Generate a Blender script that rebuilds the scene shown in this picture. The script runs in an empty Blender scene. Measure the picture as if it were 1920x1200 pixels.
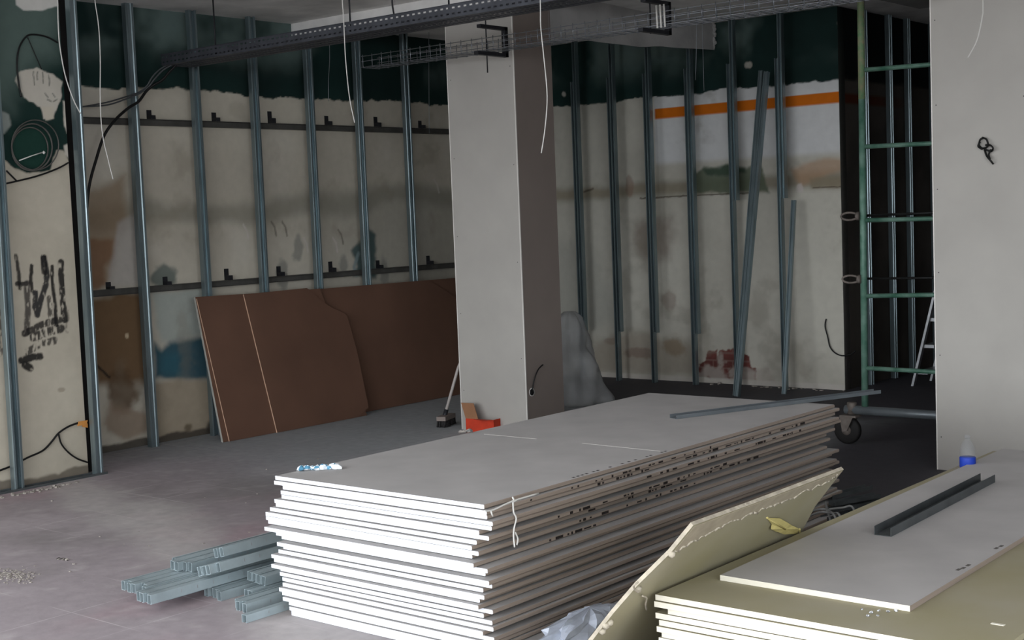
import bpy, math, random
import numpy as np
from mathutils import Vector, Matrix

# ------------------------------------------------------------------ camera, sky, exposure
SC = bpy.context.scene
COL = SC.collection
CAM_H = 1.716
FPX = 2568.34                      # focal length in pixels of a 1920 px wide frame
YAW, PITCH, ROLL = 0.696585, 0.0765484, 0.0396714

def cam_axes():
    f = np.array([-math.sin(YAW)*math.cos(PITCH), math.cos(YAW)*math.cos(PITCH), -math.sin(PITCH)])
    r = np.array([math.cos(YAW), math.sin(YAW), 0.0])
    d = np.cross(f, r)
    c, s = math.cos(ROLL), math.sin(ROLL)
    return c*r + s*d, -s*r + c*d, f
CR, CD, CF = cam_axes()
cam_data = bpy.data.cameras.new('camera')
cam_data.sensor_width = 36.0
cam_data.lens = FPX*36.0/1920.0
cam_data.clip_start = 0.05
cam_data.clip_end = 200
cam = bpy.data.objects.new('camera', cam_data)
COL.objects.link(cam)
cam.matrix_world = Matrix(((CR[0], -CD[0], -CF[0], 0), (CR[1], -CD[1], -CF[1], 0),
                           (CR[2], -CD[2], -CF[2], CAM_H), (0, 0, 0, 1)))
SC.camera = cam

world = bpy.data.worlds.new('overcast_sky')
SC.world = world
world.use_nodes = True
bg = world.node_tree.nodes['Background']
bg.inputs[0].default_value = (0.90, 0.95, 1.0, 1)
bg.inputs[1].default_value = 6.6
# daylight comes in through the open shop front; the portal only guides sampling of the sky
pl = bpy.data.lights.new('shop_front_daylight', 'AREA')
pl.shape = 'RECTANGLE'
pl.size, pl.size_y = 11.4, 3.3
pl.cycles.is_portal = True
po = bpy.data.objects.new('shop_front_daylight', pl)
COL.objects.link(po)
po.location = (-2.8, -1.95, 1.68)
po.rotation_euler = (math.radians(90), 0, 0)
pl2_ = bpy.data.lights.new('added_side_opening', 'AREA')  # unseen right-hand opening, added to brighten the left wall and board tops
pl2_.shape = 'RECTANGLE'
pl2_.size, pl2_.size_y = 3.3, 5.0
pl2_.cycles.is_portal = True
po2 = bpy.data.objects.new('added_side_opening', pl2_)
COL.objects.link(po2)
po2.location = (3.72, .5, 1.68)
po2.rotation_euler = (0, math.radians(90), 0)
pl3_ = pl2_.copy(); pl3_.size_y = 4.0
po3 = bpy.data.objects.new('added_left_opening', pl3_)  # unseen left-hand opening, added for more light from that side
COL.objects.link(po3)
po3.location = (-9.2, 0, 1.68)
po3.rotation_euler = (0, math.radians(-90), 0)

SC.view_settings.view_transform = 'Standard'
SC.view_settings.look = 'None'
SC.view_settings.gamma = 1.0
SC.view_settings.use_curve_mapping = False
SC.view_settings.exposure = 0.0

# ------------------------------------------------------------------ survey helpers: a photo pixel to a point on a known plane
def ray(x, y):
    return CR*((x-960)/FPX) + CD*((y-600)/FPX) + CF
def onx(x, y, X):
    r = ray(x, y); t = X/r[0]; return Vector((X, r[1]*t, CAM_H + r[2]*t))
def ony(x, y, Y):
    r = ray(x, y); t = Y/r[1]; return Vector((r[0]*t, Y, CAM_H + r[2]*t))
def onz(x, y, Z):
    r = ray(x, y); t = (Z-CAM_H)/r[2]; return Vector((r[0]*t, r[1]*t, Z))
def onp(x, y, P, N):
    r = Vector(ray(x, y)); o = Vector((0, 0, CAM_H)); t = (Vector(P)-o).dot(Vector(N))/r.dot(Vector(N)); return o + r*t

# ------------------------------------------------------------------ materials
def lin(c):
    return tuple(((v/255.0)/12.92 if v/255.0 <= .04045 else ((v/255.0+.055)/1.055)**2.4) for v in c)

def mat(name, rgb, rough=.7, metal=0., var=.12, scale=6., bump=0., bscale=60., spec=.3, stretch=(1, 1, 1), rgb2=None, trans=0.):
    m = bpy.data.materials.new(name); m.use_nodes = True
    nt = m.node_tree; N = nt.nodes; L = nt.links
    b = N['Principled BSDF']
    b.inputs['Roughness'].default_value = rough
    b.inputs['Metallic'].default_value = metal
    b.inputs['Specular IOR Level'].default_value = spec
    tc = N.new('ShaderNodeTexCoord'); mp = N.new('ShaderNodeMapping')
    mp.inputs['Scale'].default_value = stretch
    L.new(tc.outputs['Object'], mp.inputs['Vector'])
    no = N.new('ShaderNodeTexNoise'); no.inputs['Scale'].default_value = scale; no.inputs['Detail'].default_value = 5
    L.new(mp.outputs[0], no.inputs['Vector'])
    mx = N.new('ShaderNodeMix'); mx.data_type = 'RGBA'
    a = lin(rgb); c2 = lin(rgb2) if rgb2 else a
    mx.inputs[6].default_value = tuple(v*(1-var) for v in a) + (1,)
    mx.inputs[7].default_value = tuple(min(1, v*(1+var)) for v in c2) + (1,)
    mr = N.new('ShaderNodeMapRange'); mr.inputs[1].default_value = .3; mr.inputs[2].default_value = .7
    L.new(no.outputs[0], mr.inputs[0]); L.new(mr.outputs[0], mx.inputs[0])
    L.new(mx.outputs[2], b.inputs['Base Color'])
    if bump:
        n2 = N.new('ShaderNodeTexNoise'); n2.inputs['Scale'].default_value = bscale; n2.inputs['Detail'].default_value = 4
        L.new(mp.outputs[0], n2.inputs['Vector'])
        bp = N.new('ShaderNodeBump'); bp.inputs['Strength'].default_value = bump; bp.inputs['Distance'].default_value = .01
        L.new(n2.outputs[0], bp.inputs['Height']); L.new(bp.outputs[0], b.inputs['Normal'])
    if trans:
        tr = N.new('ShaderNodeBsdfTransparent'); ms = N.new('ShaderNodeMixShader'); ms.inputs[0].default_value = trans
        out = N['Material Output']
        L.new(b.outputs[0], ms.inputs[1]); L.new(tr.outputs[0], ms.inputs[2]); L.new(ms.outputs[0], out.inputs[0])
    return m

def paint_mat(name, rough=.85, bump=.25, tiles=False):
    """surface whose base colour is the painted colour attribute, with a fine grain"""
    m = bpy.data.materials.new(name); m.use_nodes = True
    nt = m.node_tree; N = nt.nodes; L = nt.links
    b = N['Principled BSDF']; b.inputs['Roughness'].default_value = rough; b.inputs['Specular IOR Level'].default_value = .25
    at = N.new('ShaderNodeAttribute'); at.attribute_name = 'Col'
    tc = N.new('ShaderNodeTexCoord')
    no = N.new('ShaderNodeTexNoise'); no.inputs['Scale'].default_value = 14; no.inputs['Detail'].default_value = 8
    L.new(tc.outputs['Object'], no.inputs['Vector'])
    mr = N.new('ShaderNodeMapRange'); mr.inputs[1].default_value = .25; mr.inputs[2].default_value = .75
    mr.inputs[3].default_value = .95 if not tiles else .88; mr.inputs[4].default_value = 1.05 if not tiles else 1.1
    L.new(no.outputs[0], mr.inputs[0])
    mu = N.new('ShaderNodeVectorMath'); mu.operation = 'SCALE'
    L.new(at.outputs['Color'], mu.inputs[0]); L.new(mr.outputs[0], mu.inputs['Scale'])
    col = mu.outputs[0]
    if tiles:
        br = N.new('ShaderNodeTexBrick'); br.offset = 0; br.inputs['Scale'].default_value = 1
        br.inputs['Brick Width'].default_value = .45; br.inputs['Row Height'].default_value = .45
        br.inputs['Mortar Size'].default_value = .004; br.inputs['Mortar Smooth'].default_value = .3
        mp = N.new('ShaderNodeMapping'); mp.inputs['Location'].default_value = (5.03 + .45*4, -3.36 + .45*10, 0)
        L.new(tc.outputs['Object'], mp.inputs[0]); L.new(mp.outputs[0], br.inputs['Vector'])
        n3 = N.new('ShaderNodeTexNoise'); n3.inputs['Scale'].default_value = 1.6; L.new(tc.outputs['Object'], n3.inputs['Vector'])
        m3 = N.new('ShaderNodeMapRange'); m3.inputs[1].default_value = .45; m3.inputs[2].default_value = .65; m3.inputs[4].default_value = .6
        L.new(n3.outputs[0], m3.inputs[0])
        mm = N.new('ShaderNodeMath'); mm.operation = 'MULTIPLY'; L.new(br.outputs['Fac'], mm.inputs[0]); L.new(m3.outputs[0], mm.inputs[1])
        sp = N.new('ShaderNodeSeparateColor'); L.new(at.outputs['Color'], sp.inputs[0])
        m4 = N.new('ShaderNodeMapRange'); m4.inputs[1].default_value = .1; m4.inputs[2].default_value = .3; L.new(sp.outputs[0], m4.inputs[0])
        m5 = N.new('ShaderNodeMath'); m5.operation = 'MULTIPLY'; L.new(mm.outputs[0], m5.inputs[0]); L.new(m4.outputs[0], m5.inputs[1]); mm = m5
        mx = N.new('ShaderNodeMix'); mx.data_type = 'RGBA'; mx.inputs[7].default_value = lin((200, 190, 192)) + (1,)
        L.new(mm.outputs[0], mx.inputs[0]); L.new(col, mx.inputs[6]); col = mx.outputs[2]
    L.new(col, b.inputs['Base Color'])
    n2 = N.new('ShaderNodeTexNoise'); n2.inputs['Scale'].default_value = 45; n2.inputs['Detail'].default_value = 6
    L.new(tc.outputs['Object'], n2.inputs['Vector'])
    bp = N.new('ShaderNodeBump'); bp.inputs['Strength'].default_value = bump; bp.inputs['Distance'].default_value = .006
    L.new(n2.outputs[0], bp.inputs['Height']); L.new(bp.outputs[0], b.inputs['Normal'])
    return m

M = {}
M['painted'] = paint_mat('old_painted_plaster', bump=.1)
M['floor'] = paint_mat('dusty_tiled_floor', rough=.7, bump=.12, tiles=True)
M['concrete'] = mat('grey_concrete', (226, 224, 221), .9, var=.2, scale=2.5, bump=.5, bscale=14)
M['concrete_dark'] = mat('dark_concrete', (172, 170, 168), .9, var=.2, scale=2.5, bump=.6, bscale=10)
M['shade_black'] = mat('shade_black_wall', (26, 25, 25), .9, var=.3, scale=3)  # near-black with shade in the colour, for pier-end slab and alcove end
M['room_wall'] = mat('dim_plaster', (120, 116, 110), .9, var=.15, scale=2)
M['pavement'] = mat('pavement', (120, 118, 114), .9, var=.15, scale=2)
M['board_grey'] = mat('plasterboard_grey_paper', (164, 160, 154), .8, var=.05, scale=3)
M['board_side'] = mat('shaded_brown_board_paper', (126, 115, 108), .8, var=.05, scale=3)  # brown-grey paper, darkened further for the shade on the column's side
M['paper'] = mat('stacked_board_paper', (172, 169, 167), .75, var=.07, scale=4)
M['paper_edge'] = mat('board_edge_paper', (140, 127, 116), .75, var=.15, scale=9, stretch=(1, .15, 4))
M['gypsum'] = mat('white_gypsum_core', (216, 218, 224), .9, var=.07, scale=9, stretch=(.5, 1, 6), bump=.2, bscale=90)
M['gypsum_cream'] = mat('cream_gypsum_core', (222, 216, 200), .9, var=.05, scale=9, stretch=(.5, 1, 6), bump=.2, bscale=90)
M['yellow_paper'] = mat('yellow_board_paper', (156, 149, 118), .75, var=.1, scale=2.5, rgb2=(150, 144, 124))
M['torn_paper'] = mat('torn_paper_layer', (160, 150, 130), .85, var=.1, scale=20)
M['yellow_scrap'] = mat('yellow_torn_paper', (200, 186, 120), .8, var=.1, scale=20)
M['torn_core'] = mat('torn_board_core', (172, 163, 146), .9, var=.2, scale=25, bump=.5, bscale=60)
M['brown'] = mat('brown_board_paper', (98, 71, 57), .8, var=.13, scale=2.2)
M['brown_edge'] = mat('pale_board_edge', (205, 170, 145), .85, var=.1, scale=20)
M['grey_edge'] = mat('grey_board_edge', (170, 168, 160), .85, var=.1, scale=20)
M['zinc'] = mat('galvanized_steel', (132, 146, 150), .3, .75, var=.18, scale=5, stretch=(6, 6, .6), spec=.5)
M['zinc_heap'] = mat('loose_galvanized_steel', (158, 171, 175), .42, .3, var=.15, scale=9, spec=.5)
M['zinc_dark'] = mat('dull_galvanized_steel', (92, 96, 97), .5, .6, var=.2, scale=8)
M['rail'] = mat('weathered_steel_rail', (92, 90, 86), .6, .4, var=.2, scale=8)
M['tray'] = mat('tray_steel', (72, 74, 80), .5, .5, var=.2, scale=8)
M['wire'] = mat('basket_wire', (138, 142, 148), .35, .7, var=.1)
M['black'] = mat('black_plastic', (18, 18, 18), .5, var=.2)
M['grey_cable'] = mat('dark_grey_cable', (74, 76, 78), .35, var=.1)
M['dark_metal'] = mat('dark_painted_metal', (42, 42, 46), .5, .3, var=.2)
M['green_tube'] = mat('green_painted_tube', (50, 104, 82), .45, .1, var=.35, scale=9, rgb2=(96, 122, 110))
M['rust_tube'] = mat('worn_yellow_tube', (176, 170, 136), .7, .1, var=.5, scale=22, rgb2=(70, 100, 70))
M['steel_blue'] = mat('bluish_steel', (112, 118, 122), .4, .45, var=.15)
M['rust'] = mat('rusty_steel', (104, 96, 90), .7, .3, var=.3, scale=18)
M['rubber'] = mat('black_rubber', (24, 22, 21), .7, var=.2)
M['white_string'] = mat('white_string', (205, 203, 198), .7, var=.05)
M['white_paint'] = mat('white_painted_edge', (214, 210, 204), .7, var=.04)
M['tan_handle'] = mat('pale_handle', (180, 172, 166), .5, var=.06)
M['broom_grey'] = mat('broom_block', (128, 116, 110), .6, var=.1)
M['bristle'] = mat('dark_bristles', (44, 42, 42), .9, var=.3, scale=60)
M['red'] = mat('red_carton', (186, 54, 26), .6, var=.15, scale=14)
M['carton'] = mat('brown_carton', (140, 100, 72), .8, var=.1)
M['dark_red'] = mat('dark_red_scrap', (88, 34, 34), .7, var=.2)
M['blue'] = mat('blue_label', (30, 58, 160), .5, var=.08)
M['clear'] = mat('clear_plastic', (150, 156, 162), .15, var=.02, trans=.9, spec=.6)
M['film'] = mat('grey_plastic_film', (168, 174, 186), .3, var=.25, scale=8, spec=.6, trans=.12)
M['haze_film'] = mat('translucent_sheet', (158, 158, 158), .45, var=.25, scale=3, trans=.4)
M['wrapper'] = mat('blue_white_wrapper', (225, 232, 238), .35, var=.1, scale=14, rgb2=(235, 240, 245))
M['wrapper_blue'] = mat('wrapper_blue_print', (92, 150, 180), .35, var=.1)
M['orange'] = mat('orange_tag', (198, 136, 70), .6, var=.1)
M['alu'] = mat('aluminium', (168, 170, 172), .35, .6, var=.06)
M['rubble'] = mat('plaster_crumbs', (148, 141, 134), .9, var=.25, scale=30)
M['faint_ink'] = mat('faint_print', (92, 88, 84), .8, var=.1)
M['ink'] = mat('printed_ink', (34, 28, 26), .8, var=.1)
M['offcut'] = mat('pale_offcut', (120, 120, 118), .6, var=.15)

# ------------------------------------------------------------------ mesh builder
class MB:
    def __init__(s): s.v = []; s.f = []; s.m = []; s.sm = []
    def add(s, vs, fs, m=0, smooth=False):
        o = len(s.v); s.v += [tuple(v) for v in vs]
        for f in fs: s.f.append([o+i for i in f]); s.m.append(m); s.sm.append(smooth)
        return s
    def obox(s, o, a, b, c, m=0, ms=None):
        """box from corner o with edge vectors a, b, c; ms = materials of (-c,+c,-b,+a,+b,-a)"""
        o, a, b, c = map(Vector, (o, a, b, c))
        if a.cross(b).dot(c) < 0: a, b = b, a
        vs = [o, o+a, o+a+b, o+b, o+c, o+a+c, o+a+b+c, o+b+c]
        fs = [(0, 3, 2, 1), (4, 5, 6, 7), (0, 1, 5, 4), (1, 2, 6, 5), (2, 3, 7, 6), (3, 0, 4, 7)]
        for i, f in enumerate(fs):
            s.add([vs[k] for k in f], [(0, 1, 2, 3)], ms[i] if ms else m)
        return s
    def box(s, lo, hi, m=0, ms=None):
        lo, hi = Vector(lo), Vector(hi); d = hi-lo
        return s.obox(lo, (d.x, 0, 0), (0, d.y, 0), (0, 0, d.z), m, ms)
    def extrude(s, poly, o, A, B, Lv, m=0, mcap=None, mside=None):
        o, A, B, Lv = map(Vector, (o, A, B, Lv)); n = len(poly)
        area = sum(poly[i][0]*poly[(i+1) % n][1]-poly[(i+1) % n][0]*poly[i][1] for i in range(n))
        if (area > 0) != (A.cross(B).dot(Lv) > 0): poly = poly[::-1]
        vs = [o+A*p[0]+B*p[1] for p in poly]; vs += [v+Lv for v in vs]
        s.add(vs, [tuple(range(n-1, -1, -1)), tuple(range(n, 2*n))], m if mcap is None else mcap)
        base = len(s.v)-2*n
        for i in range(n):
            j = (i+1) % n
            s.f.append([base+i, base+j, base+n+j, base+n+i]); s.m.append(mside[i] if mside else m); s.sm.append(False)
        return s
    def tube(s, pts, r, n=6, m=0, closed=False):
        pts = [Vector(p) for p in pts]; k = len(pts); rings = []
        up = None
        for i, p in enumerate(pts):
            if closed: t = pts[(i+1) % k]-pts[i-1]
            else: t = pts[min(i+1, k-1)]-pts[max(i-1, 0)]
            t = t.normalized() if t.length > 1e-9 else Vector((0, 0, 1))
            if up is None:
                up = Vector((0, 0, 1)) if abs(t.z) < .9 else Vector((1, 0, 0))
            x = (up - t*up.dot(t)).normalized(); y = t.cross(x); up = x
            rr = r[i] if isinstance(r, (list, tuple)) else r
            rings.append([p + x*(rr*math.cos(2*math.pi*q/n)) + y*(rr*math.sin(2*math.pi*q/n)) for q in range(n)])
        vs = [v for ring in rings for v in ring]; fs = []
        for i in range(k if closed else k-1):
            i2 = (i+1) % k
            for q in range(n):
                fs.append((i*n+q, i*n+(q+1) % n, i2*n+(q+1) % n, i2*n+q))
        if not closed: fs += [tuple(range(n-1, -1, -1)), tuple((k-1)*n+q for q in range(n))]
        return s.add(vs, fs, m, True)
    def lathe(s, prof, c, n=20, m=0, axis=None):
        c = Vector(c); vs = []; fs = []
        for (r, z) in prof:
            for q in range(n):
                a = 2*math.pi*q/n
                p = Vector((r*math.cos(a), r*math.sin(a), z))
                if axis is not None: p = axis @ p
                vs.append(c+p)
        for i in range(len(prof)-1):
            for q in range(n):
                fs.append((i*n+q, i*n+(q+1) % n, (i+1)*n+(q+1) % n, (i+1)*n+q))
        fs += [tuple(range(n-1, -1, -1)), tuple((len(prof)-1)*n+q for q in range(n))]
        return s.add(vs, fs, m, True)
    def build(s, name, mats, parent=None, origin=None):
        me = bpy.data.meshes.new(name)
        if not isinstance(mats, (list, tuple)): mats = [mats]
        vs = s.v
        if origin is None and parent is None and vs:
            a = np.array(vs); origin = Vector(((a[:, 0].min()+a[:, 0].max())/2, (a[:, 1].min()+a[:, 1].max())/2, a[:, 2].min()))
        if parent is not None: origin = Vector(parent.get('_o', (0, 0, 0)))
        off = origin if origin is not None else Vector((0, 0, 0))
        me.from_pydata([(v[0]-off.x, v[1]-off.y, v[2]-off.z) for v in vs], [], s.f)
        for m in mats: me.materials.append(m)
        me.polygons.foreach_set('material_index', s.m)
        me.polygons.foreach_set('use_smooth', s.sm)
        me.update()
        o = bpy.data.objects.new(name, me); COL.objects.link(o)
        if parent is None: o.location = off; o['_o'] = tuple(off)
        else:
            o.parent = parent; o['_o'] = tuple(off)
        return o

def tag(o, label, cat, group=None, kind=None):
    o['label'] = label; o['category'] = cat
    if group: o['group'] = group
    if kind: o['kind'] = kind
    return o
def thing(name, loc, label, cat, group=None):
    o = bpy.data.objects.new(name, None); COL.objects.link(o); o.empty_display_size = .1
    o.location = loc; o['_o'] = tuple(loc)
    return tag(o, label, cat, group)
def struct(o):
    o['kind'] = 'structure'; return o
ORD = ['first', 'second', 'third', 'fourth', 'fifth', 'sixth', 'seventh', 'eighth', 'ninth', 'tenth', 'eleventh', 'twelfth',
       'thirteenth', 'fourteenth', 'fifteenth', 'sixteenth', 'seventeenth', 'eighteenth', 'nineteenth', 'twentieth',
       'twenty-first', 'twenty-second', 'twenty-third', 'twenty-fourth', 'twenty-fifth', 'twenty-sixth', 'twenty-seventh',
       'twenty-eighth', 'twenty-ninth', 'thirtieth', 'thirty-first']
rng = random.Random(7)

def smooth_path(pts, sub=6):
    pts = [Vector(p) for p in pts]
    if len(pts) < 3: return pts
    out = []
    for i in range(len(pts)-1):
        p0, p1, p2, p3 = pts[max(i-1, 0)], pts[i], pts[i+1], pts[min(i+2, len(pts)-1)]
        for k in range(sub):
            t = k/sub
            out.append(.5*((2*p1)+(p2-p0)*t+(2*p0-5*p1+4*p2-p3)*t*t+(3*p1-p0-3*p2+p3)*t**3))
    out.append(pts[-1]); return out

# ------------------------------------------------------------------ painted wall grids
_nr = np.random.RandomState(3)
_tab = _nr.rand(256, 256)
def vnoise(x, y):
    xi = np.floor(x).astype(int); yi = np.floor(y).astype(int); fx = x-xi; fy = y-yi
    fx = fx*fx*(3-2*fx); fy = fy*fy*(3-2*fy)
    g = lambda a, b: _tab[a % 256, b % 256]
    return (g(xi, yi)*(1-fx)+g(xi+1, yi)*fx)*(1-fy)+(g(xi, yi+1)*(1-fx)+g(xi+1, yi+1)*fx)*fy
def fbm(x, y, s=1., o=4, seed=0):
    r = 0; a = .5; t = 0
    for i in range(o):
        r = r+a*vnoise(x*s+seed*17.3+i*31.7, y*s+seed*7.9+i*11.1); t += a; a *= .5; s *= 2.1
    return r/t
def sst(x, a, b):
    t = np.clip((x-a)/(b-a), 0, 1); return t*t*(3-2*t)
def seg_dist(u, v, pts, closed=False):
    d = np.full(u.shape, 1e9); n = len(pts)
    for i in range(n if closed else n-1):
        (a, b), (c, e) = pts[i], pts[(i+1) % n]
        dx, dy = c-a, e-b; l = dx*dx+dy*dy+1e-12
        t = np.clip(((u-a)*dx+(v-b)*dy)/l, 0, 1)
        d = np.minimum(d, np.hypot(u-a-t*dx, v-b-t*dy))
    return d
def inpoly(u, v, pts):
    r = np.zeros(u.shape, bool); n = len(pts)
    for i in range(n):
        (a, b), (c, e) = pts[i], pts[(i+1) % n]
        if b == e: continue
        hit = ((b > v) != (e > v)) & (u < (c-a)*(v-b)/(e-b)+a)
        r ^= hit
    return r
class Paint:
    def __init__(s, u, v, base, pix=None):
        s.u, s.v = u, v; s.c = np.tile(np.array(lin(base)), (len(u), 1)); s.pix = pix
    def put(s, m, rgb):
        m = np.clip(m, 0, 1)[:, None]; s.c = s.c*(1-m)+np.array(lin(rgb))*m
    def pts(s, px): return [s.pix(x, y) for x, y in px]
    def poly(s, px, rgb, soft=.02, jit=.02, js=9, op=1., seed=0, world=False):
        p = px if world else s.pts(px)
        u = s.u+(fbm(s.u, s.v, js, 4, seed)-.5)*2*jit; v = s.v+(fbm(s.u, s.v, js, 4, seed+5)-.5)*2*jit
        d = seg_dist(u, v, p, True); d = np.where(inpoly(u, v, p), d, -d)
        s.put(sst(d, -soft, soft)*op, rgb)
    def stroke(s, px, w, rgb, soft=.005, op=1., dry=0., seed=1, jit=.006):
        p = s.pts(px)
        u = s.u+(fbm(s.u, s.v, 25, 3, seed)-.5)*2*jit; v = s.v+(fbm(s.u, s.v, 25, 3, seed+3)-.5)*2*jit
        m = 1-sst(seg_dist(u, v, p), w-soft, w+soft)
        if dry: m = m*sst(fbm(s.u*3, s.v, 22, 3, seed+9), dry-.12, dry+.12)
        s.put(m*op, rgb)
    def blotch(s, cx, cy, ru, rv, rgb, op=1., seed=2, ns=4):
        a, b = s.pix(cx, cy)
        d = np.hypot((s.u-a)/ru, (s.v-b)/rv)+(fbm(s.u, s.v, ns, 4, seed)-.5)*1.2
        s.put((1-sst(d, .55, 1.05))*op, rgb)
    def noise(s, rgb, scale, lo, hi, op, seed):
        s.put(sst(fbm(s.u, s.v, scale, 5, seed), lo, hi)*op, rgb)

def grid_wall(name, O, U, V, back, res, fn, m):
    """painted wall slab: front face a fine grid from O along U and V, closed by a box behind it"""
    O, U, V, back = map(Vector, (O, U, V, back))
    nu = max(2, int(U.length/res)+1); nv = max(2, int(V.length/res)+1)
    a, b = np.meshgrid(np.linspace(0, 1, nu), np.linspace(0, 1, nv)); a = a.ravel(); b = b.ravel()
    P = np.array(O)[None]+a[:, None]*np.array(U)[None]+b[:, None]*np.array(V)[None]
    idx = np.arange(nu*nv).reshape(nv, nu)
    q = np.stack([idx[:-1, :-1], idx[:-1, 1:], idx[1:, 1:], idx[1:, :-1]], -1).reshape(-1, 4)
    if U.cross(V).dot(back) > 0: q = q[:, ::-1]
    corners = [O, O+U, O+U+V, O+V]; n0 = len(P)
    bx = np.array([list(c) for c in corners]+[list(c+back) for c in corners])
    extra = np.array([[4, 5, 6, 7], [0, 1, 5, 4], [1, 2, 6, 5], [2, 3, 7, 6], [3, 0, 4, 7]])
    ctr = (O + U*.5 + V*.5 + back*.5)
    ex = []
    for f in extra:
        A, B, C = (Vector(bx[f[k]]) for k in (0, 1, 2)); nrm = (B-A).cross(C-A); fc = sum((Vector(bx[k]) for k in f), Vector())/4
        ex.append(f if nrm.dot(fc-ctr) > 0 else f[::-1])
    P = np.vstack([P, bx]); q = np.vstack([q, np.array(ex)+n0])
    me = bpy.data.meshes.new(name)
    me.vertices.add(len(P)); me.vertices.foreach_set('co', P.ravel())
    me.loops.add(q.size); me.loops.foreach_set('vertex_index', q.ravel().astype(np.int32))
    me.polygons.add(len(q)); me.polygons.foreach_set('loop_start', np.arange(0, q.size, 4, dtype=np.int32))
    me.polygons.foreach_set('loop_total', np.full(len(q), 4, dtype=np.int32))
    me.update(calc_edges=True); me.validate()
    c = fn(P)
    at = me.color_attributes.new('Col', 'FLOAT_COLOR', 'POINT')
    at.data.foreach_set('color', np.hstack([c, np.ones((len(c), 1))]).astype(np.float32).ravel())
    me.materials.append(m)
    o = bpy.data.objects.new(name, me); COL.objects.link(o)
    return struct(o)

XL, XP, YP, YB, XA, ZC = -9.22, -8.55, 5.45, 11.45, -5.65, 3.46    # recess wall, pier face, pier end, back wall, alcove side, ceiling
YF = -2.0                                                          # open shop front
GREEN, GREEN2, CREAM = (22, 44, 41), (98, 114, 110), (190, 183, 168)

def green_top(p, line, mist_seed, jit=.025):
    """old dark green paint above a ragged line"""
    e = line + (fbm(p.u, p.v*0, 2.2, 4, mist_seed)-.5)*.05 + (fbm(p.u, p.v, 14, 3, mist_seed+1)-.5)*2*jit
    m = sst(p.v-e, -.006, .006)
    g = np.array(lin(GREEN))[None]*(.6+.8*fbm(p.u, p.v, 2.5, 4, mist_seed+2))[:, None]
    mist = (sst(fbm(p.u, p.v, 1.6, 4, mist_seed+3), .42, .72)*sst(p.v, 2.9, 3.3))[:, None]*.95
    g = g*(1-mist)+np.array(lin(GREEN2))[None]*mist
    p.c = p.c*(1-m[:, None])+g*m[:, None]

def paint_recess(P):
    pix = lambda x, y: (lambda q: (q.y, q.z))(onx(x, y, XL))
    p = Paint(P[:, 1], P[:, 2], CREAM, pix)
    p.noise((166, 158, 144), 1.1, .4, .8, .5, 1)
    p.noise((196, 190, 178), 2.2, .52, .8, .5, 2)
    p.put((1-sst(np.abs(p.v-1.92+(fbm(p.u, p.v, 1.2, 4, 3)-.5)*.35), .02, .16))*.55, (112, 110, 98))   # dull band
    p.put(sst(p.u, 7.6, 9.6)*.35*sst(2.0-p.v, -.1, .25), (110, 112, 108))
    p.poly([(160, 360), (235, 330), (238, 420), (222, 450), (204, 535), (165, 545)], (128, 104, 78), .06, .04, 5, .7, 11)
    p.poly([(165, 450), (217, 448), (212, 485), (196, 500), (198, 540), (168, 545)], (118, 78, 48), .03, .03, 6, .65, 12)
    p.poly([(220, 420), (258, 400), (262, 540), (200, 540)], (172, 166, 160), .03, .03, 6, .7, 13)
    p.poly([(165, 552), (278, 546), (282, 720), (180, 720)], (104, 78, 50), .05, .04, 4, .95, 14)
    p.blotch(232, 735, .16, .2, (84, 60, 36), .85, 15, 5)
    p.blotch(232, 790, .25, .18, (142, 122, 104), .8, 16, 4)
    p.poly([(286, 545), (400, 540), (400, 628), (300, 640)], (158, 166, 160), .04, .04, 5, .8, 19)
    p.poly([(288, 640), (305, 655), (320, 640), (380, 632), (400, 712), (345, 712), (292, 708)], (32, 76, 90), .035, .022, 8, .95, 17)
    p.poly([(300, 665), (335, 660), (340, 705), (300, 700)], (44, 100, 114), .05, .02, 6, .4, 18)
    p.poly([(288, 715), (400, 712), (430, 820), (290, 826)], (160, 146, 126), .03, .03, 5, .9, 20)
    p.blotch(352, 800, .06, .05, (92, 80, 62), .8, 21, 9); p.blotch(400, 800, .1, .09, (60, 56, 52), .9, 22, 9)
    p.blotch(306, 520, .16, .1, (64, 84, 82), .75, 23, 8)
    p.poly([(690, 430), (672, 455), (660, 470), (668, 500), (662, 520), (705, 522), (706, 440)], (48, 74, 76), .03, .03, 10, .9, 24)
    p.stroke([(672, 475), (664, 500), (668, 515)], .02, (120, 136, 138), .01, .8)
    for x, y, q in ((462, 435, 1), (640, 445, 2), (630, 460, 3), (535, 430, 4), (820, 350, 5), (515, 430, 6), (575, 460, 7)):
        p.stroke([(x-6, y-14), (x, y-4), (x+3, y+12)], .008, (196, 188, 182) if q % 2 else (96, 92, 84), .006, .8, 0, q)
    for x, y in ((530, 510), (645, 500), (720, 500), (560, 470)):
        p.blotch(x, y, .07, .16, (110, 112, 108), .6, x, 7)
    p.stroke([(182, 685), (205, 708)], .01, (40, 34, 28), .006)
    for x, y, r in ((425, 689, .015), (238, 630, .02)): p.blotch(x, y, r, r, (200, 180, 150), .9, 3, 20)
    p.noise((130, 120, 104), 3, .64, .8, .3, 31)
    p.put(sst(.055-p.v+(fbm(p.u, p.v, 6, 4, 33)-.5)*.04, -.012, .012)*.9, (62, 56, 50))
    green_top(p, 2.822, 40)
    # dark band beside the pier end: shade of the recess painted on
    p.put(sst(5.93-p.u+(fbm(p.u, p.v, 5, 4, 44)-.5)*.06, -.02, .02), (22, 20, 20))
    return p.c

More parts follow.
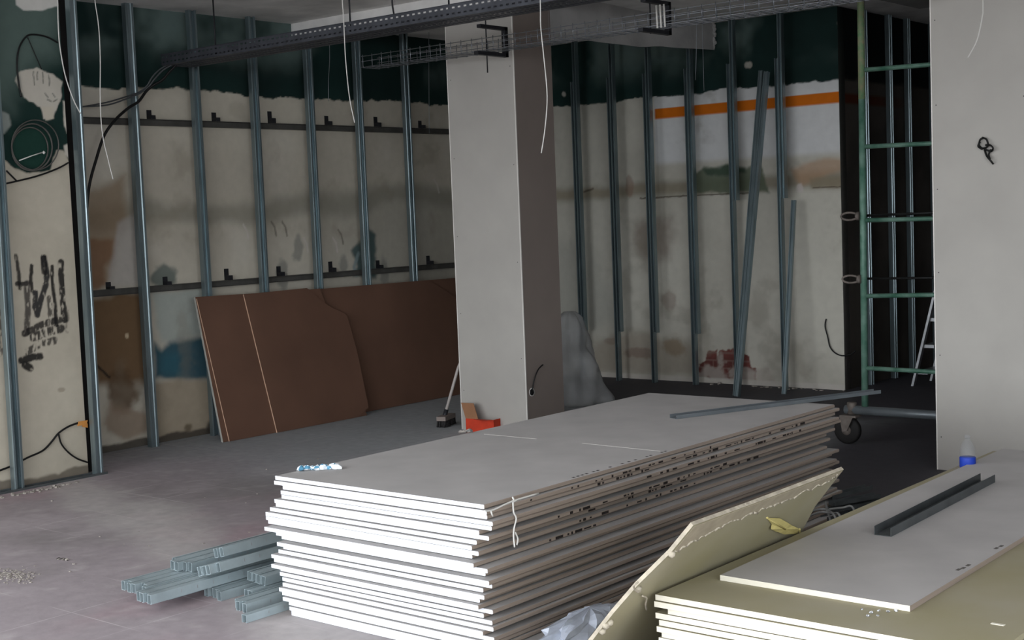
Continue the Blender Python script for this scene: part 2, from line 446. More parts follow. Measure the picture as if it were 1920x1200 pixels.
def paint_back(P):
    pix = lambda x, y: (lambda q: (q.x, q.z))(ony(x, y, YB))
    p = Paint(P[:, 0], P[:, 2], (196, 192, 180), pix)
    p.noise((158, 153, 141), 1.1, .4, .8, .5, 51)
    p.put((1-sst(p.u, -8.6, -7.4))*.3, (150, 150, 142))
    p.put(sst(p.u, -7.66, -7.62)*sst(p.v, 2.12, 2.2)*.9, (216, 216, 216))
    p.poly([(1040, 355), (1590, 318), (1592, 350), (1240, 366), (1040, 378)], (128, 118, 98), .05, .03, 4, .75, 52)
    p.poly([(1300, 330), (1320, 312), (1350, 316), (1365, 306), (1400, 316), (1425, 308), (1440, 360), (1300, 362)], (92, 102, 84), .02, .03, 10, .9, 53)
    p.poly([(1318, 318), (1345, 314), (1362, 308), (1398, 316), (1398, 326), (1325, 330)], (56, 76, 62), .02, .02, 12, .8, 54)
    p.poly([(1480, 318), (1545, 296), (1582, 300), (1582, 318), (1500, 350)], (176, 142, 112), .03, .02, 6, .7, 55)
    p.poly([(1520, 335), (1582, 330), (1582, 352), (1520, 354)], (140, 128, 106), .02, .02, 6, .7, 56)
    p.blotch(1500, 352, .04, .05, (200, 190, 186), .8, 57, 9)
    p.stroke([(1200, 372), (1290, 367), (1380, 363), (1420, 361)], .006, (66, 54, 44), .004, .9)
    p.stroke([(1525, 352), (1582, 350)], .005, (84, 70, 58), .004, .9)
    p.stroke([(1095, 360), (1112, 354)], .01, (84, 72, 60), .008, .8)
    p.poly([(1188, 420), (1262, 410), (1258, 480), (1210, 490), (1185, 460)], (116, 98, 88), .09, .07, 6, .6, 58)
    p.blotch(1180, 350, .05, .12, (128, 98, 84), .5, 59, 6)
    p.poly([(1040, 460), (1100, 440), (1160, 600), (1050, 640)], (150, 150, 142), .1, .06, 4, .5, 60)
    p.blotch(1255, 560, .09, .14, (128, 106, 96), .45, 61, 9)
    p.poly([(1110, 640), (1180, 620), (1300, 640), (1310, 706), (1110, 700)], (136, 122, 106), .07, .08, 6, .55, 62)
    p.blotch(1195, 662, .2, .06, (108, 80, 72), .5, 63, 11); p.blotch(1265, 650, .2, .12, (128, 106, 80), .55, 64, 9)
    p.blotch(1150, 640, .1, .04, (118, 96, 86), .4, 65, 10)
    # bare brick where the plaster has fallen off
    br = [(1308, 706), (1312, 680), (1322, 676), (1326, 660), (1345, 656), (1346, 668), (1350, 655), (1384, 653), (1390, 664), (1405, 670), (1408, 688), (1418, 694), (1420, 716), (1360, 714)]
    q = p.pts(br); u = p.u+(fbm(p.u, p.v, 16, 3, 66)-.5)*.05; v = p.v+(fbm(p.u, p.v, 16, 3, 67)-.5)*.05
    d = seg_dist(u, v, q, True); ins = np.where(inpoly(u, v, q), d, -d)
    row = np.floor(p.v/.075); fu = np.mod(p.u/.22+.5*np.mod(row, 2), 1); fv = np.mod(p.v/.075, 1)
    mort = np.maximum(1-sst(np.minimum(fu, 1-fu)*.22, .004, .009), 1-sst(np.minimum(fv, 1-fv)*.075, .004, .009))
    brick = np.array(lin((108, 62, 56)))[None]*(.55+.9*fbm(p.u, p.v, 9, 4, 68))[:, None]
    pl_ = sst(fbm(p.u, p.v, 7, 4, 69)+(.16-p.v)*1.6, .5, .66)[:, None]
    brick = brick*(1-mort[:, None]*.7)+np.array(lin((128, 104, 96)))[None]*mort[:, None]*.7
    brick = brick*(1-pl_)+np.array(lin((156, 144, 136)))[None]*pl_
    mk = sst(ins, -.008, .008)[:, None]; p.c = p.c*(1-mk)+brick*mk
    p.poly([(1395, 700), (1440, 690), (1455, 716), (1400, 722)], (176, 166, 156), .02, .02, 9, .7, 70)
    p.noise((130, 122, 108), 3, .62, .8, .35, 71)
    p.put(sst(p.u, -7.634, -7.626)*sst(p.v, 2.602, 2.606)*(1-sst(p.v, 2.704, 2.708)), (206, 108, 16))
    p.put(sst(.05-p.v, -.01, .01)*.8, (190, 184, 176))
    green_top(p, 2.818, 80, .018)
    for x, y in ((1057, 176), (1400, 123), (1406, 122), (1574, 43)): p.blotch(x, y, .03, .03, (170, 166, 156), .9, x, 14)
    return p.c

def paint_pier(P):
    pix = lambda x, y: (lambda q: (q.y, q.z))(onx(x, y, XP))
    p = Paint(P[:, 1], P[:, 2], (182, 174, 158), pix)
    p.noise((160, 152, 136), 1.6, .45, .8, .5, 91)
    p.poly([(-1500, -60), (132, -60), (132, 235), (126, 300), (118, 285), (105, 282), (92, 318), (50, 326), (28, 316), (10, 300), (-1500, 330)], (20, 44, 40), .006, .02, 9, 1, 92)
    p.poly([(-1500, -60), (140, -60), (112, 100), (60, 130), (20, 200), (-1500, 240)], (92, 108, 102), .12, .08, 3, .85, 93)
    p.poly([(20, 250), (50, 236), (92, 250), (100, 285), (75, 318), (30, 312)], (24, 58, 48), .02, .02, 6, .8, 94)
    p.poly([(40, 132), (70, 128), (100, 138), (118, 152), (116, 180), (104, 205), (98, 222), (80, 224), (74, 200), (44, 184), (28, 150)], (188, 182, 170), .006, .018, 12, 1, 95)
    p.poly([(28, 146), (38, 142), (40, 168), (34, 165)], (160, 158, 148), .006, .01, 12, .9, 96)
    p.poly([(76, 202), (100, 200), (102, 222), (86, 226)], (190, 182, 166), .006, .01, 9, 1, 97)
    for a, b in (((62, 134), (64, 158)), ((80, 136), (82, 156)), ((92, 140), (93, 160)), ((70, 136), (70, 150)), ((98, 175), (104, 182)), ((88, 186), (96, 190)), ((100, 190), (108, 186)), ((84, 175), (90, 182))):
        p.stroke([a, b], .004, (80, 84, 78), .003, .8)
    p.poly([(118, 190), (124, 190), (126, 250), (119, 235)], (196, 190, 178), .006, .012, 10, 1, 98)
    p.poly([(118, 272), (128, 270), (130, 300), (120, 290)], (196, 190, 178), .006, .012, 10, 1, 99)
    p.poly([(5, 208), (20, 215), (24, 235), (12, 252), (-20, 252), (-20, 205)], (150, 156, 150), .01, .02, 8, .8, 100)
    # plaster left under the ceiling
    p.poly([(28, -40), (30, 8), (45, 20), (80, 22), (120, 10), (165, -2), (165, -60)], (206, 204, 198), .006, .015, 6, 1, 101)
    # black brush strokes
    K = (24, 22, 22); W = .018
    p.stroke([(30, 480), (35, 510), (38, 540)], .014, K, .004, .9, .25, 1)
    p.stroke([(32, 532), (50, 532)], .016, K, .004, .9, .2, 2)
    p.stroke([(50, 532), (52, 580), (50, 625)], .022, (44, 40, 40), .006, .85, .32, 3)
    p.stroke([(59, 498), (58, 520), (60, 545)], .014, K, .004, .95, .2, 4)
    p.stroke([(66, 550), (66, 575), (70, 590), (76, 565), (86, 535), (88, 515), (82, 484)], .022, (34, 34, 36), .005, .95, .3, 5)
    p.stroke([(82, 484), (84, 510)], .026, K, .005, .9, .3, 6)
    p.stroke([(98, 500), (98, 530), (104, 575), (106, 610)], .014, K, .004, .95, .25, 7)
    p.stroke([(114, 492), (116, 530), (118, 570), (122, 600)], .024, K, .005, .95, .36, 8)
    p.stroke([(92, 560), (96, 600)], .02, K, .005, .8, .5, 9); p.stroke([(124, 570), (126, 620)], .018, K, .005, .6, .55, 10)
    p.stroke([(46, 625), (80, 608), (112, 600)], .024, K, .006, .9, .38, 11)
    p.stroke([(62, 632), (90, 622), (114, 616)], .03, K, .006, .9, .42, 12)
    p.stroke([(52, 660), (75, 645), (102, 638)], .026, K, .006, .85, .42, 13)
    p.stroke([(40, 676), (60, 670), (76, 668)], .024, K, .006, .95, .3, 14)
    p.stroke([(46, 684), (56, 690)], .026, K, .006, .95, .25, 15)
    p.stroke([(-6, 560), (0, 600), (-2, 660)], .03, (60, 56, 54), .006, .8, .4, 16)
    p.blotch(115, 731, .04, .02, (140, 130, 114), .7, 17, 12)
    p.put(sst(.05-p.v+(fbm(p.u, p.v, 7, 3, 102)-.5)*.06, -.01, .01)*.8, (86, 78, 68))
    return p.c

def paint_alcove(P):
    p = Paint(P[:, 1], P[:, 2], (84, 78, 72))  # cream wall in shadow: the shade is put into these darker colours
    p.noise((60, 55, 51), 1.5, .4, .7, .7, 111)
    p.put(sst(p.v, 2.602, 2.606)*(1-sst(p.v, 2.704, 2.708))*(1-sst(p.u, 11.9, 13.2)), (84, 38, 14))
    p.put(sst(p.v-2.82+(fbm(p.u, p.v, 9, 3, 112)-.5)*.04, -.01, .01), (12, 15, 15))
    return p.c

def paint_floor(P):
    x, y = P[:, 0], P[:, 1]
    p = Paint(x, y, (148, 139, 142))
    p.noise((128, 122, 122), .9, .4, .7, .7, 121)
    p.noise((164, 155, 158), 2.1, .52, .75, .6, 122)
    p.noise((156, 130, 136), 1.3, .55, .75, .45, 123)
    # trodden dust trail and the paler, greyer dust towards the boards
    p.put((1-sst(np.abs((y-4.55)-(x+6.6)*(-.35)+(fbm(x, y, 1.2, 3, 124)-.5)*.7), .08, .4))*.5, (188, 184, 180))
    p.put(sst(y+(fbm(x, y, .9, 3, 125)-.5)*1.2, 5.4, 7.4)*.85, (164, 169, 171))
    # darker floor at the back and towards the alcove
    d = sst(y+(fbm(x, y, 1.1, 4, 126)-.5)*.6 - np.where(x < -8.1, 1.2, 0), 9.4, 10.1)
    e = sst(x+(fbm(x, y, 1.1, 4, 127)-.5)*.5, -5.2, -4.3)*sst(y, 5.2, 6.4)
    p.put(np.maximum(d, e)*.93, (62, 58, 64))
    w = sst(fbm(x, y, 9, 4, 128), .66, .74)*(1-sst(y, 6, 7))
    p.put(w*.2, (196, 190, 188))
    return p.c

# ------------------------------------------------------------------ the room
grid_wall('floor', (-9.4, YF, 0), (13.2, 0, 0), (0, 18.2, 0), (0, 0, -.12), .045, paint_floor, M['floor'])
b = MB(); b.box((-9.4, YF, ZC), (3.8, 16.2, ZC+.15)); struct(b.build('ceiling', M['concrete']))
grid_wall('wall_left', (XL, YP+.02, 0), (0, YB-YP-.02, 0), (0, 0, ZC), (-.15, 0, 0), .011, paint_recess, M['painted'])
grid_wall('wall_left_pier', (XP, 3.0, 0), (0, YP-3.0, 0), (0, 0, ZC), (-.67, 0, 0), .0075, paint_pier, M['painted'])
b = MB(); b.box((XP-.67, 2.0, 0), (XP, 3.0, ZC)); struct(b.build('wall_left_front', M['room_wall']))
b = MB(); b.box((XP-.30, YP, 0), (XP-.045, YP+.075, ZC)); struct(b.build('trim_shade', M['shade_black']))  # black slab added where the recess beside the pier is only in shade
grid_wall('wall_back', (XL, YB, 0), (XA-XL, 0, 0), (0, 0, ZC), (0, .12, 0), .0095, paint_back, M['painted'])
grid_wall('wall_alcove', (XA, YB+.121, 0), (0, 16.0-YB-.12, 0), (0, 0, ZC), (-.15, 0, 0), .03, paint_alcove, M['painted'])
b = MB(); b.box((XA-.15, 16.0, 0), (3.8, 16.15, ZC)); struct(b.build('wall_alcove_end', M['shade_black']))
b = MB(); b.box((3.6, 3.0, 0), (3.8, 16.0, ZC)); struct(b.build('wall_right', M['room_wall']))
b = MB(); b.box((XL, 8.165, 3.34), (-3.47, 8.6, ZC)); struct(b.build('trim_2', M['concrete']))
# rough concrete beam from the column to the back wall, its lower edge sagging
low = [ony(1030, 80, 8.62), None, None, None, ony(1340, 94, YB-.02)]
px = [(1030, 80), (1110, 77), (1190, 87), (1250, 88), (1340, 94)]
b = MB(); ys = [8.62, 9.3, 10.05, 10.65, YB-.005]; ring = []
for (xx, yy), Y in zip(px, ys):
    q = ony(xx, yy, Y); ring.append((q.x, Y, q.z))
for i in range(4):
    (x0, y0, z0), (x1, y1, z1) = ring[i], ring[i+1]
    n = 8
    for k in range(n):
        def at(t):
            s_ = t*t*(3-2*t); return (x0+(x1-x0)*t, y0+(y1-y0)*t, z0+(z1-z0)*s_)
        a0, a1 = at(k/n), at((k+1)/n)
        L0, L1 = (-7.35, a0[1], min(a0[2]+.16, ZC-.005)), (-7.35, a1[1], min(a1[2]+.16, ZC-.005))
        t0, t1 = (a0[0], a0[1], ZC), (a1[0], a1[1], ZC)
        b.add([a0, a1, t1, t0], [(0, 1, 2, 3)], 0, True); b.add([L0, L1, a1, a0], [(0, 1, 2, 3)], 0, True)
        b.add([L0, (-7.35, a0[1], ZC), (-7.35, a1[1], ZC), L1], [(0, 1, 2, 3)], 0, True)
e = ring[-1]
# lumps of plaster where it meets the green wall
r_ = random.Random(4)
for k in range(16):
    z = e[2]+.02+k*.016; s_ = .012+.01*r_.random()
    b.lathe([(.004, -s_), (s_, -.3*s_), (s_*.9, .5*s_), (.004, s_)], (e[0]+.005+r_.uniform(-.01, .012), e[1]-.012, z), 6)
struct(b.build('trim_3', M['concrete_dark']))
b = MB(); b.box((-30, -40, -.2), (30, YF, -.06)); struct(b.build('ground', M['pavement']))

# ------------------------------------------------------------------ clad columns
def column(x0, x1, y0, y1, top, label, screws):
    t = thing('column', ((x0+x1)/2, (y0+y1)/2, 0), label, 'column')
    b = MB(); b.box((x0, y0, 0), (x1, y0+.0125, top)); b.build('front_board', M['board_grey'], t)
    b = MB(); b.box((x1-.0125, y0+.0125, 0), (x1, y1, top)); b.build('side_board', M['board_side'], t)
    b = MB(); b.box((x0, y0+.0125, 0), (x0+.0125, y1, top)); b.build('side_board', M['board_grey'], t)
    b = MB(); b.box((x0+.0125, y1-.0125, 0), (x1-.0125, y1, top)); b.build('back_board', M['board_grey'], t)
    b = MB(); b.box((x0+.02, y0+.02, 0), (x1-.02, y1-.02, top-.001)); b.build('concrete_core', M['concrete'], t)
    for xe in ((x0, x1)):
        b = MB(); b.box((xe-.003, y0-.003, 0), (xe+.004, y0+.006, top)); b.build('corner_bead', M['white_paint'], t)
    b = MB()
    for (x, z) in screws: b.box((x-.003, y0-.001, z-.003), (x+.003, y0+.001, z+.003))
    b.build('screw_heads', M['dark_metal'], t)
    return t
cols = [(-7.365, .32+.62*i) for i in range(5)] + [(-6.75, .6+.75*i) for i in range(4)]
c1 = column(-7.40, -6.715, 8.165, 8.64, 3.34, 'square column clad in grey plasterboard, behind the tall board stack', cols)
cols = [(-3.44, .21+.52*i) for i in range(6)] + [(-2.9, .3+.5*i) for i in range(5)]
c2 = column(-3.468, -1.9, 8.293, 8.74, ZC, 'wide plasterboard clad pier at the right of the picture', cols)
# cable outlet low in the shaded side of the square column
o = onx(997, 735, -6.715)
b = MB(); rot = Matrix.Rotation(math.pi/2, 3, 'Y')
b.lathe([(.032, -.002), (.034, .004), (.026, .006)], o, 18, 0, rot); b.build('outlet_ring', M['white_paint'], c1)
b = MB(); b.lathe([(.026, .0), (.026, .0075)], o+Vector((0, -.006, 0)), 18, 0, rot); b.build('outlet_hole', M['black'], c1)
b = MB(); b.tube(smooth_path([o+Vector((.006, 0, .01)), onx(1000, 720, -6.70), onx(1004, 705, -6.69), onx(1010, 692, -6.69), onx(1018, 684, -6.70)]), .005)
tag(b.build('cable_tail', M['black']), 'short black cable tail poking from the hole in the square column', 'cable')
# cable knot in the right pier
Yq = 8.285
b = MB()
for pth in ([(1845, 258), (1838, 262), (1836, 272), (1842, 278), (1852, 274), (1850, 262), (1842, 258)], [(1848, 272), (1856, 272), (1862, 278), (1858, 284), (1848, 280)],
            [(1846, 280), (1850, 292), (1858, 302), (1862, 307)], [(1858, 280), (1854, 290), (1856, 298)], [(1838, 266), (1834, 274), (1842, 280)]):
    b.tube(smooth_path([ony(x, y, Yq-.012*(i % 3)) for i, (x, y) in enumerate(pth)]), .006)
tag(b.build('cable_knot', M['black']), 'black cable ends knotted out of the right pier face', 'cable')

# ------------------------------------------------------------------ metal stud framing
def stud_profile(w, d, t=.002, groove=True):
    """C section: grooved web of width w at v = d, flanges of depth d, lips at the back"""
    h = w/2; g = w*.16
    outer = [(-h, 0), (-h, d)]
    if groove: outer += [(-g*1.6, d), (-g, d-.007), (g, d-.007), (g*1.6, d)]
    outer += [(h, d), (h, 0), (h-.010, 0), (h-.010, t), (h-t, t), (h-t, d-t)]
    if groove: outer += [(g*1.6+t*.4, d-t), (g+t*.4, d-.007-t), (-g-t*.4, d-.007-t), (-g*1.6-t*.4, d-t)]
    outer += [(-h+t, d-t), (-h+t, t), (-h+.010, t), (-h+.010, 0)]
    return outer
def open_profile(w, d, t=.002, lip=.3):
    """C section with its open side, between two lips, at v = d"""
    h = w/2; l = w*lip
    c, e = .0035, .0075      # rolled corners that catch the daylight
    return [(-h, 0), (h, 0), (h, d-e), (h-c, d), (h-l+c, d), (h-l, d-e), (h-l, d-e-.004), (h-l+t, d-e-.004), (h-l+t+c*.6, d-t), (h-t, d-t-e), (h-t, t), (-h+t, t), (-h+t, d-t-e),
            (-h+c, d-t), (-h+l-t-c*.6, d-t), (-h+l-t, d-e-.004), (-h+l, d-e-.004), (-h+l, d-e), (-h+l-c, d), (-h+c, d), (-h, d-e)]
def stud(p0, p1, A, B, w, d, label, group, name='metal_stud', m='zinc', cat='metal stud', op=True):
    b = MB(); p0, p1 = Vector(p0), Vector(p1)
    b.extrude(open_profile(w, d) if op else stud_profile(w, d), p0, A, B, p1-p0)
    return tag(b.build(name, M[m]), label, cat, group)

# two studs in front of the pier
gp = 'studs in front of the pier'
for k, ((x0, y0), (x1, y1)) in enumerate((((0, 345), (35, 925)), ((130, 30), (180, 890)))):
    q0, q1 = onx(x1, y1, -8.44), onx(x0, y0, -8.44); Y = (q0.y+q1.y)/2
    tl = (q1.y-q0.y)/(q1.z-q0.z)
    o_ = .018 if k else 0
    stud((-8.47, q0.y+o_, .0), (-8.47, q0.y+o_+tl*ZC, ZC), (0, 1, 0), (1, 0, 0), .07 if k == 0 else .055, .055,
         ['shiny full-height metal stud at the far left in front of the scribbled wall', 'shiny full-height metal stud at the right edge of the scribbled wall'][k], gp, op=(k == 0))
b = MB(); b.extrude([(-.04, 0), (.04, 0), (.04, .016), (.038, .016), (.038, .002), (-.038, .002), (-.038, .016), (-.04, .016)], (-8.44, 4.62, 0), (1, 0, 0), (0, 0, 1), (0, .89, 0))
tag(b.build('floor_track', M['zinc_dark']), 'metal floor track under the studs of the scribbled wall', 'metal track')
# recess wall
gp = 'studs along the left wall'
wherel = ['nearest the scribbled wall', 'above the left end of the leaning brown boards', 'third along from the scribbled wall',
          'fourth along from the scribbled wall', 'fifth along from the scribbled wall', 'nearest the square column']
for k, (Y, dy) in enumerate(((6.394, 0), (7.005, -.01), (7.605, 0), (8.226, 0), (8.82, 0), (9.443, 0), (10.05, 0), (10.65, 0))):
    if k > 5: continue
    stud((-9.12, Y, 0), (-9.12, Y+dy, ZC if k not in (3,) else ZC), (0, 1, 0), (1, 0, 0), .072, .05,
         'full-height metal stud on the left wall, '+wherel[k], gp, op=(k != 0))
for k, z in enumerate((2.56, 1.24)):
    t = thing('horizontal_rail', (-9.17, 8.7, z), ['upper', 'lower'][k]+' steel rail fixed across the left wall behind the studs', 'rail', 'rails across the left wall')
    b = MB(); b.extrude([(-.025, 0), (.025, 0), (.025, .05), (.022, .05), (.022, .003), (-.022, .003), (-.022, .05), (-.025, .05)], (-9.215, 5.95, z), (0, 0, 1), (1, 0, 0), (0, 5.4, 0))
    b.build('channel', M['rail'], t)
    for Y, hh in ((6.60, .07), (7.24, .07), (7.84, .10), (8.50, .08), (9.12, .09), (9.72, .07)) if k == 0 else ((6.13, .05), (6.66, .06), (7.28, .09), (7.85, .08), (8.46, .09), (9.06, .07), (9.75, .08)):
        b = MB(); b.box((-9.216, Y, z+.025), (-9.16, Y+.045, z+.028+hh*.4)); b.box((-9.216, Y, z+.025), (-9.212, Y+.045, z+.03+hh)); b.build('bracket', M['dark_metal'], t)
# back wall: each line is a lower stud and an upper stud lapped side by side
wb = ['nearest the square column', 'second from the square column', 'at the left end of the orange stripe', 'crossing the orange stripe, fourth from column',
      'behind the long leaning pair', 'nearest the striped wall corner']
for k, X in enumerate((-8.472, -8.022, -7.589, -7.113, -6.644, -6.142)):
    zlo = .5 if k < 4 else 1.77
    stud((X-.022, 11.30, 0), (X-.022, 11.30, 3.04), (1, 0, 0), (0, -1, 0), .042, .055, 'lower lapped metal stud on the back wall, '+wb[k], 'lower studs on the back wall')
    stud((X+.024, 11.285, zlo), (X+.024, 11.285, ZC), (1, 0, 0), (0, -1, 0), .045, .055, 'upper lapped metal stud on the back wall, '+wb[k], 'upper studs on the back wall')
# studs of the dark alcove
for k, Y in enumerate((11.91, 12.44, 12.86, 13.45)):
    stud((-5.64, Y, 0), (-5.64, Y, ZC), (0, 1, 0), (1, 0, 0), .062, .05, ['first', 'second', 'third', 'fourth'][k]+' metal stud from the striped wall in the dark alcove', 'studs in the dark alcove')
# loose studs leaning on the back wall
def lean(base, top, w, d, label, g):
    base, top = Vector(base), Vector(top); L = (top-base)
    A = Vector((1, 0, 0)); A = (A-L.normalized()*A.dot(L.normalized())).normalized(); B = L.normalized().cross(A)
    if B.y > 0: B = -B
    b = MB(); b.extrude(stud_profile(w, d), base, A, B, L); return tag(b.build('loose_stud', M['zinc']), label, 'metal stud', g)
t1_ = ony(1438, 133, 11.2); t2_ = ony(1490, 376, 11.30)
lean(onz(1382, 742, .0), t1_+Vector((-.042, 0, 0)), .04, .045, 'left one of the long loose stud pair leaning on the back wall', 'loose studs leaning on the back wall')
lean(onz(1388, 742, .0)+Vector((.012, -.05, 0)), t1_+Vector((.045, -.06, -.02)), .04, .045, 'right one of the long loose stud pair leaning on the back wall', 'loose studs leaning on the back wall')
lean(onz(1472, 739, .0), t2_, .04, .03, 'short loose stud leaning on the back wall right of the long pair', 'loose studs leaning on the back wall')

# ------------------------------------------------------------------ tall stack of grey boards
W0, W1, S0, S1 = -4.615, -3.405, 3.862, 6.77
NB, PITCH_Z, TH = 30, .0206, .0166
xs = [0, -1, 12, 11, 9, -3, -6, -16, -22, -25, -27, -19, -3, 0, 4, 5, -4, -13, -13, -11, -6, -6, 0, 4, 0, 0, 5, 12, 15, 16]
ysh = [0, -.005, .01, 0, .008, -.004, .01, 0, -.012, -.004, .012, -.03, -.005, .018, -.02, .012, .006, -.014, .0, -.022, .016, .012, .01, .0, -.012, .004, -.006, .01, .004, .012]
gb = 'sheets of the tall grey board stack'
for i in range(NB):
    z1 = .620-i*PITCH_Z; z0 = z1-TH if i < NB-1 else 0.0
    if i == NB-1: z0 = 0.002
    dx = xs[i]*.0029; dy = ysh[i]
    x0, x1, y0, y1 = W0+dx, W1+dx*.8+(.024*math.sin(i*2.3) if i else 0), S0+dy, S1+dy*.5+(.03*math.sin(i*1.7) if i else 0)
    b = MB()
    e = .0032   # long edges are rounded by the wrapped paper
    prof = [(x0, z0), (x1-e, z0), (x1, z0+e), (x1, z1-e), (x1-e, z1), (x0, z1)]
    b.extrude(prof, (0, y0, 0), (1, 0, 0), (0, 0, 1), (0, y1-y0, 0), 0, 1, [0, 2, 2, 2, 0, 2])
    zc = (z0+z1)/2
    if i in (1, 2, 3, 5, 6, 7, 8, 9, 11):                     # stencilled marks on the paper edge
        r_ = random.Random(i*5+1); y = {1: 4.1, 2: 4.4, 3: 4.9, 5: 4.25, 6: 4.3, 7: 4.1, 8: 4.6, 9: 4.5, 11: 4.3}[i]; yend = {1: 5.5, 2: 6.4, 3: 6.3, 5: 5.2, 6: 5.6, 7: 6.2, 8: 6.0, 9: 5.4, 11: 4.7}[i]
        while y < yend:
            l = r_.choice((.012, .02, .035, .05)); hgt = r_.choice((.003, .004, .0055))
            if r_.random() < .72: b.box((x1-.002, y, zc-hgt), (x1+.0006, y+l, zc+hgt), 3)
            y += l+r_.choice((.008, .014, .03, .07))
    if i == 0:                                               # scored line across the top sheet, broken in the middle
        for (p, q) in (((908, 814), (1006, 823)), ((1092, 831), (1150, 837)), ((1150, 837), (1238, 846))):
            P0, P1 = onz(*p, z1), onz(*q, z1); dv = (P1-P0); nv = Vector((-dv.y, dv.x, 0)).normalized()*.006
            b.obox(P0-nv*.5-Vector((0, 0, .0005)), dv, nv, (0, 0, .001), 4)
        r_ = random.Random(2); y = 4.45
        while y < 5.2:
            b.box((x1-.03, y, z1-.0003), (x1-.018, y+.015, z1+.0004), 3); y += r_.choice((.03, .05, .09))
    lab = ('topmost grey sheet of the tall plasterboard stack, with a scored white line' if i == 0 else
           'bottom grey sheet of the tall plasterboard stack, resting on the floor' if i == NB-1 else
           ORD[i]+' grey sheet from the top of the tall plasterboard stack')
    tag(b.build('plasterboard_sheet', [M['paper'], M['gypsum'], M['paper_edge'], M['ink'], M['white_paint']]), lab, 'plasterboard', gb)
# frayed paper tape hanging at the near right corner
b = MB()
for pth in ([(908, 958), (925, 956), (960, 940), (1010, 925)], [(962, 940), (963, 960), (968, 972), (964, 990), (963, 1005), (965, 1026)], [(966, 998), (971, 1010), (969, 1022)], [(920, 957), (924, 968)], [(963, 940), (972, 936)], [(965, 940), (961, 932)]):
    b.tube(smooth_path([onx(x, y, -3.352) for x, y in pth], 4), .0035, 5)
tag(b.build('paper_strip', M['white_string']), 'frayed white paper strip hanging at the near corner of the tall stack', 'paper')
# crumpled wrapper on the stack
def crumple(name, pts, r, mats, label, cat, seed, split=.5, group=None):
    r_ = random.Random(seed); b = MB()
    for k, p in enumerate(pts):
        rr = r*r_.uniform(.7, 1.2); n = 7; prof = [(.002, -rr*.3), (rr*.8, -rr*.25), (rr*1.1*r_.uniform(.7, 1), rr*.1), (rr*.6, rr*.5), (.003, rr*.6)]
        ang = r_.uniform(0, 3); sq = r_.uniform(.8, 1.5)
        vs = []
        for (q, z) in prof:
            for a in range(n):
                t = 2*math.pi*a/n; j = r_.uniform(.65, 1.35)
                x, y = q*j*sq*math.cos(t), q*j*math.sin(t)
                vs.append(Vector(p)+Vector((x*math.cos(ang)-y*math.sin(ang), x*math.sin(ang)+y*math.cos(ang), z*r_.uniform(.8, 1.2)+rr*.3)))
        zf = min(v.z for v in vs)
        vs = [Vector((v.x, v.y, v.z-zf+Vector(p).z)) for v in vs]
        fs = [(i*n+a, i*n+(a+1) % n, (i+1)*n+(a+1) % n, (i+1)*n+a) for i in range(len(prof)-1) for a in range(n)]
        fs += [tuple(range(n-1, -1, -1)), tuple((len(prof)-1)*n+a for a in range(n))]
        for f in fs: b.add([vs[i] for i in f], [tuple(range(len(f)))], 1 if r_.random() < split else 0)
    return tag(b.build(name, mats), label, cat, group)
P0, P1 = onz(565, 882, .62), onz(628, 879, .62)
crumple('wrapper', [P0.lerp(P1, k/6) for k in range(7)], .022, [M['wrapper'], M['wrapper_blue']], 'crumpled blue and white plastic wrapper on the tall board stack', 'wrapper', 5, .35)
crumple('paper_scrap', [onz(873, 811, .62), onz(880, 811, .62), onz(866, 812, .62)], .018, [M['offcut'], M['rubble']], 'small crumpled grey scrap at the left rim of the tall stack', 'scrap', 9, .4)
# long channel laid across the far end of the stack
P0, P1 = onz(1262, 785, .62), onz(1645, 737, .62); dv = P1-P0; L = dv.normalized(); A = Vector((0, 0, 1)).cross(L)
b = MB(); b.extrude([(-.03, 0), (.03, 0), (.03, .02), (.028, .02), (.028, .002), (-.028, .002), (-.028, .02), (-.03, .02)], P0+Vector((0, 0, .0008)), A, (0, 0, 1), dv)
tag(b.build('metal_channel', M['steel_blue']), 'long thin metal channel lying across the far end of the tall stack', 'metal channel')

# ------------------------------------------------------------------ yellow boards at the right
YX0, YX1, YY0, YY1, YZ = -2.53, -1.395, 3.71, 6.75, .44
r_ = random.Random(21)
yo = [0, 0, .045, -.004, .012, .006, .016, .003, -.004, .0, -.012]
gy = 'sheets of the low yellow board stack'
for i in range(21):
    z1 = YZ-i*.021; z0 = max(z1-.0185, .001)
    ox = yo[i] if i < len(yo) else r_.uniform(-.01, .02); oy = r_.uniform(-.012, .012) if i else 0
    b = MB(); b.box((YX0+ox, YY0+oy, z0), (YX1+ox, YY1+oy, z1), ms=[0, 0, 1, 2, 1, 2])
    if i == 0:
        P = onz(1871, 1171, YZ); b.box((P.x-.02, P.y-.006, YZ-.0003), (P.x+.02, P.y+.006, YZ+.002), 1)
    tag(b.build('plasterboard_sheet', [M['yellow_paper'], M['gypsum_cream'], M['yellow_paper']]),
        ('topmost yellow sheet of the low stack, under the cut grey sheet' if i == 0 else 'bottom yellow sheet of the low stack, on the floor' if i == 20 else
         ORD[i]+' yellow sheet from the top of the low stack at the right'), 'plasterboard', gy)
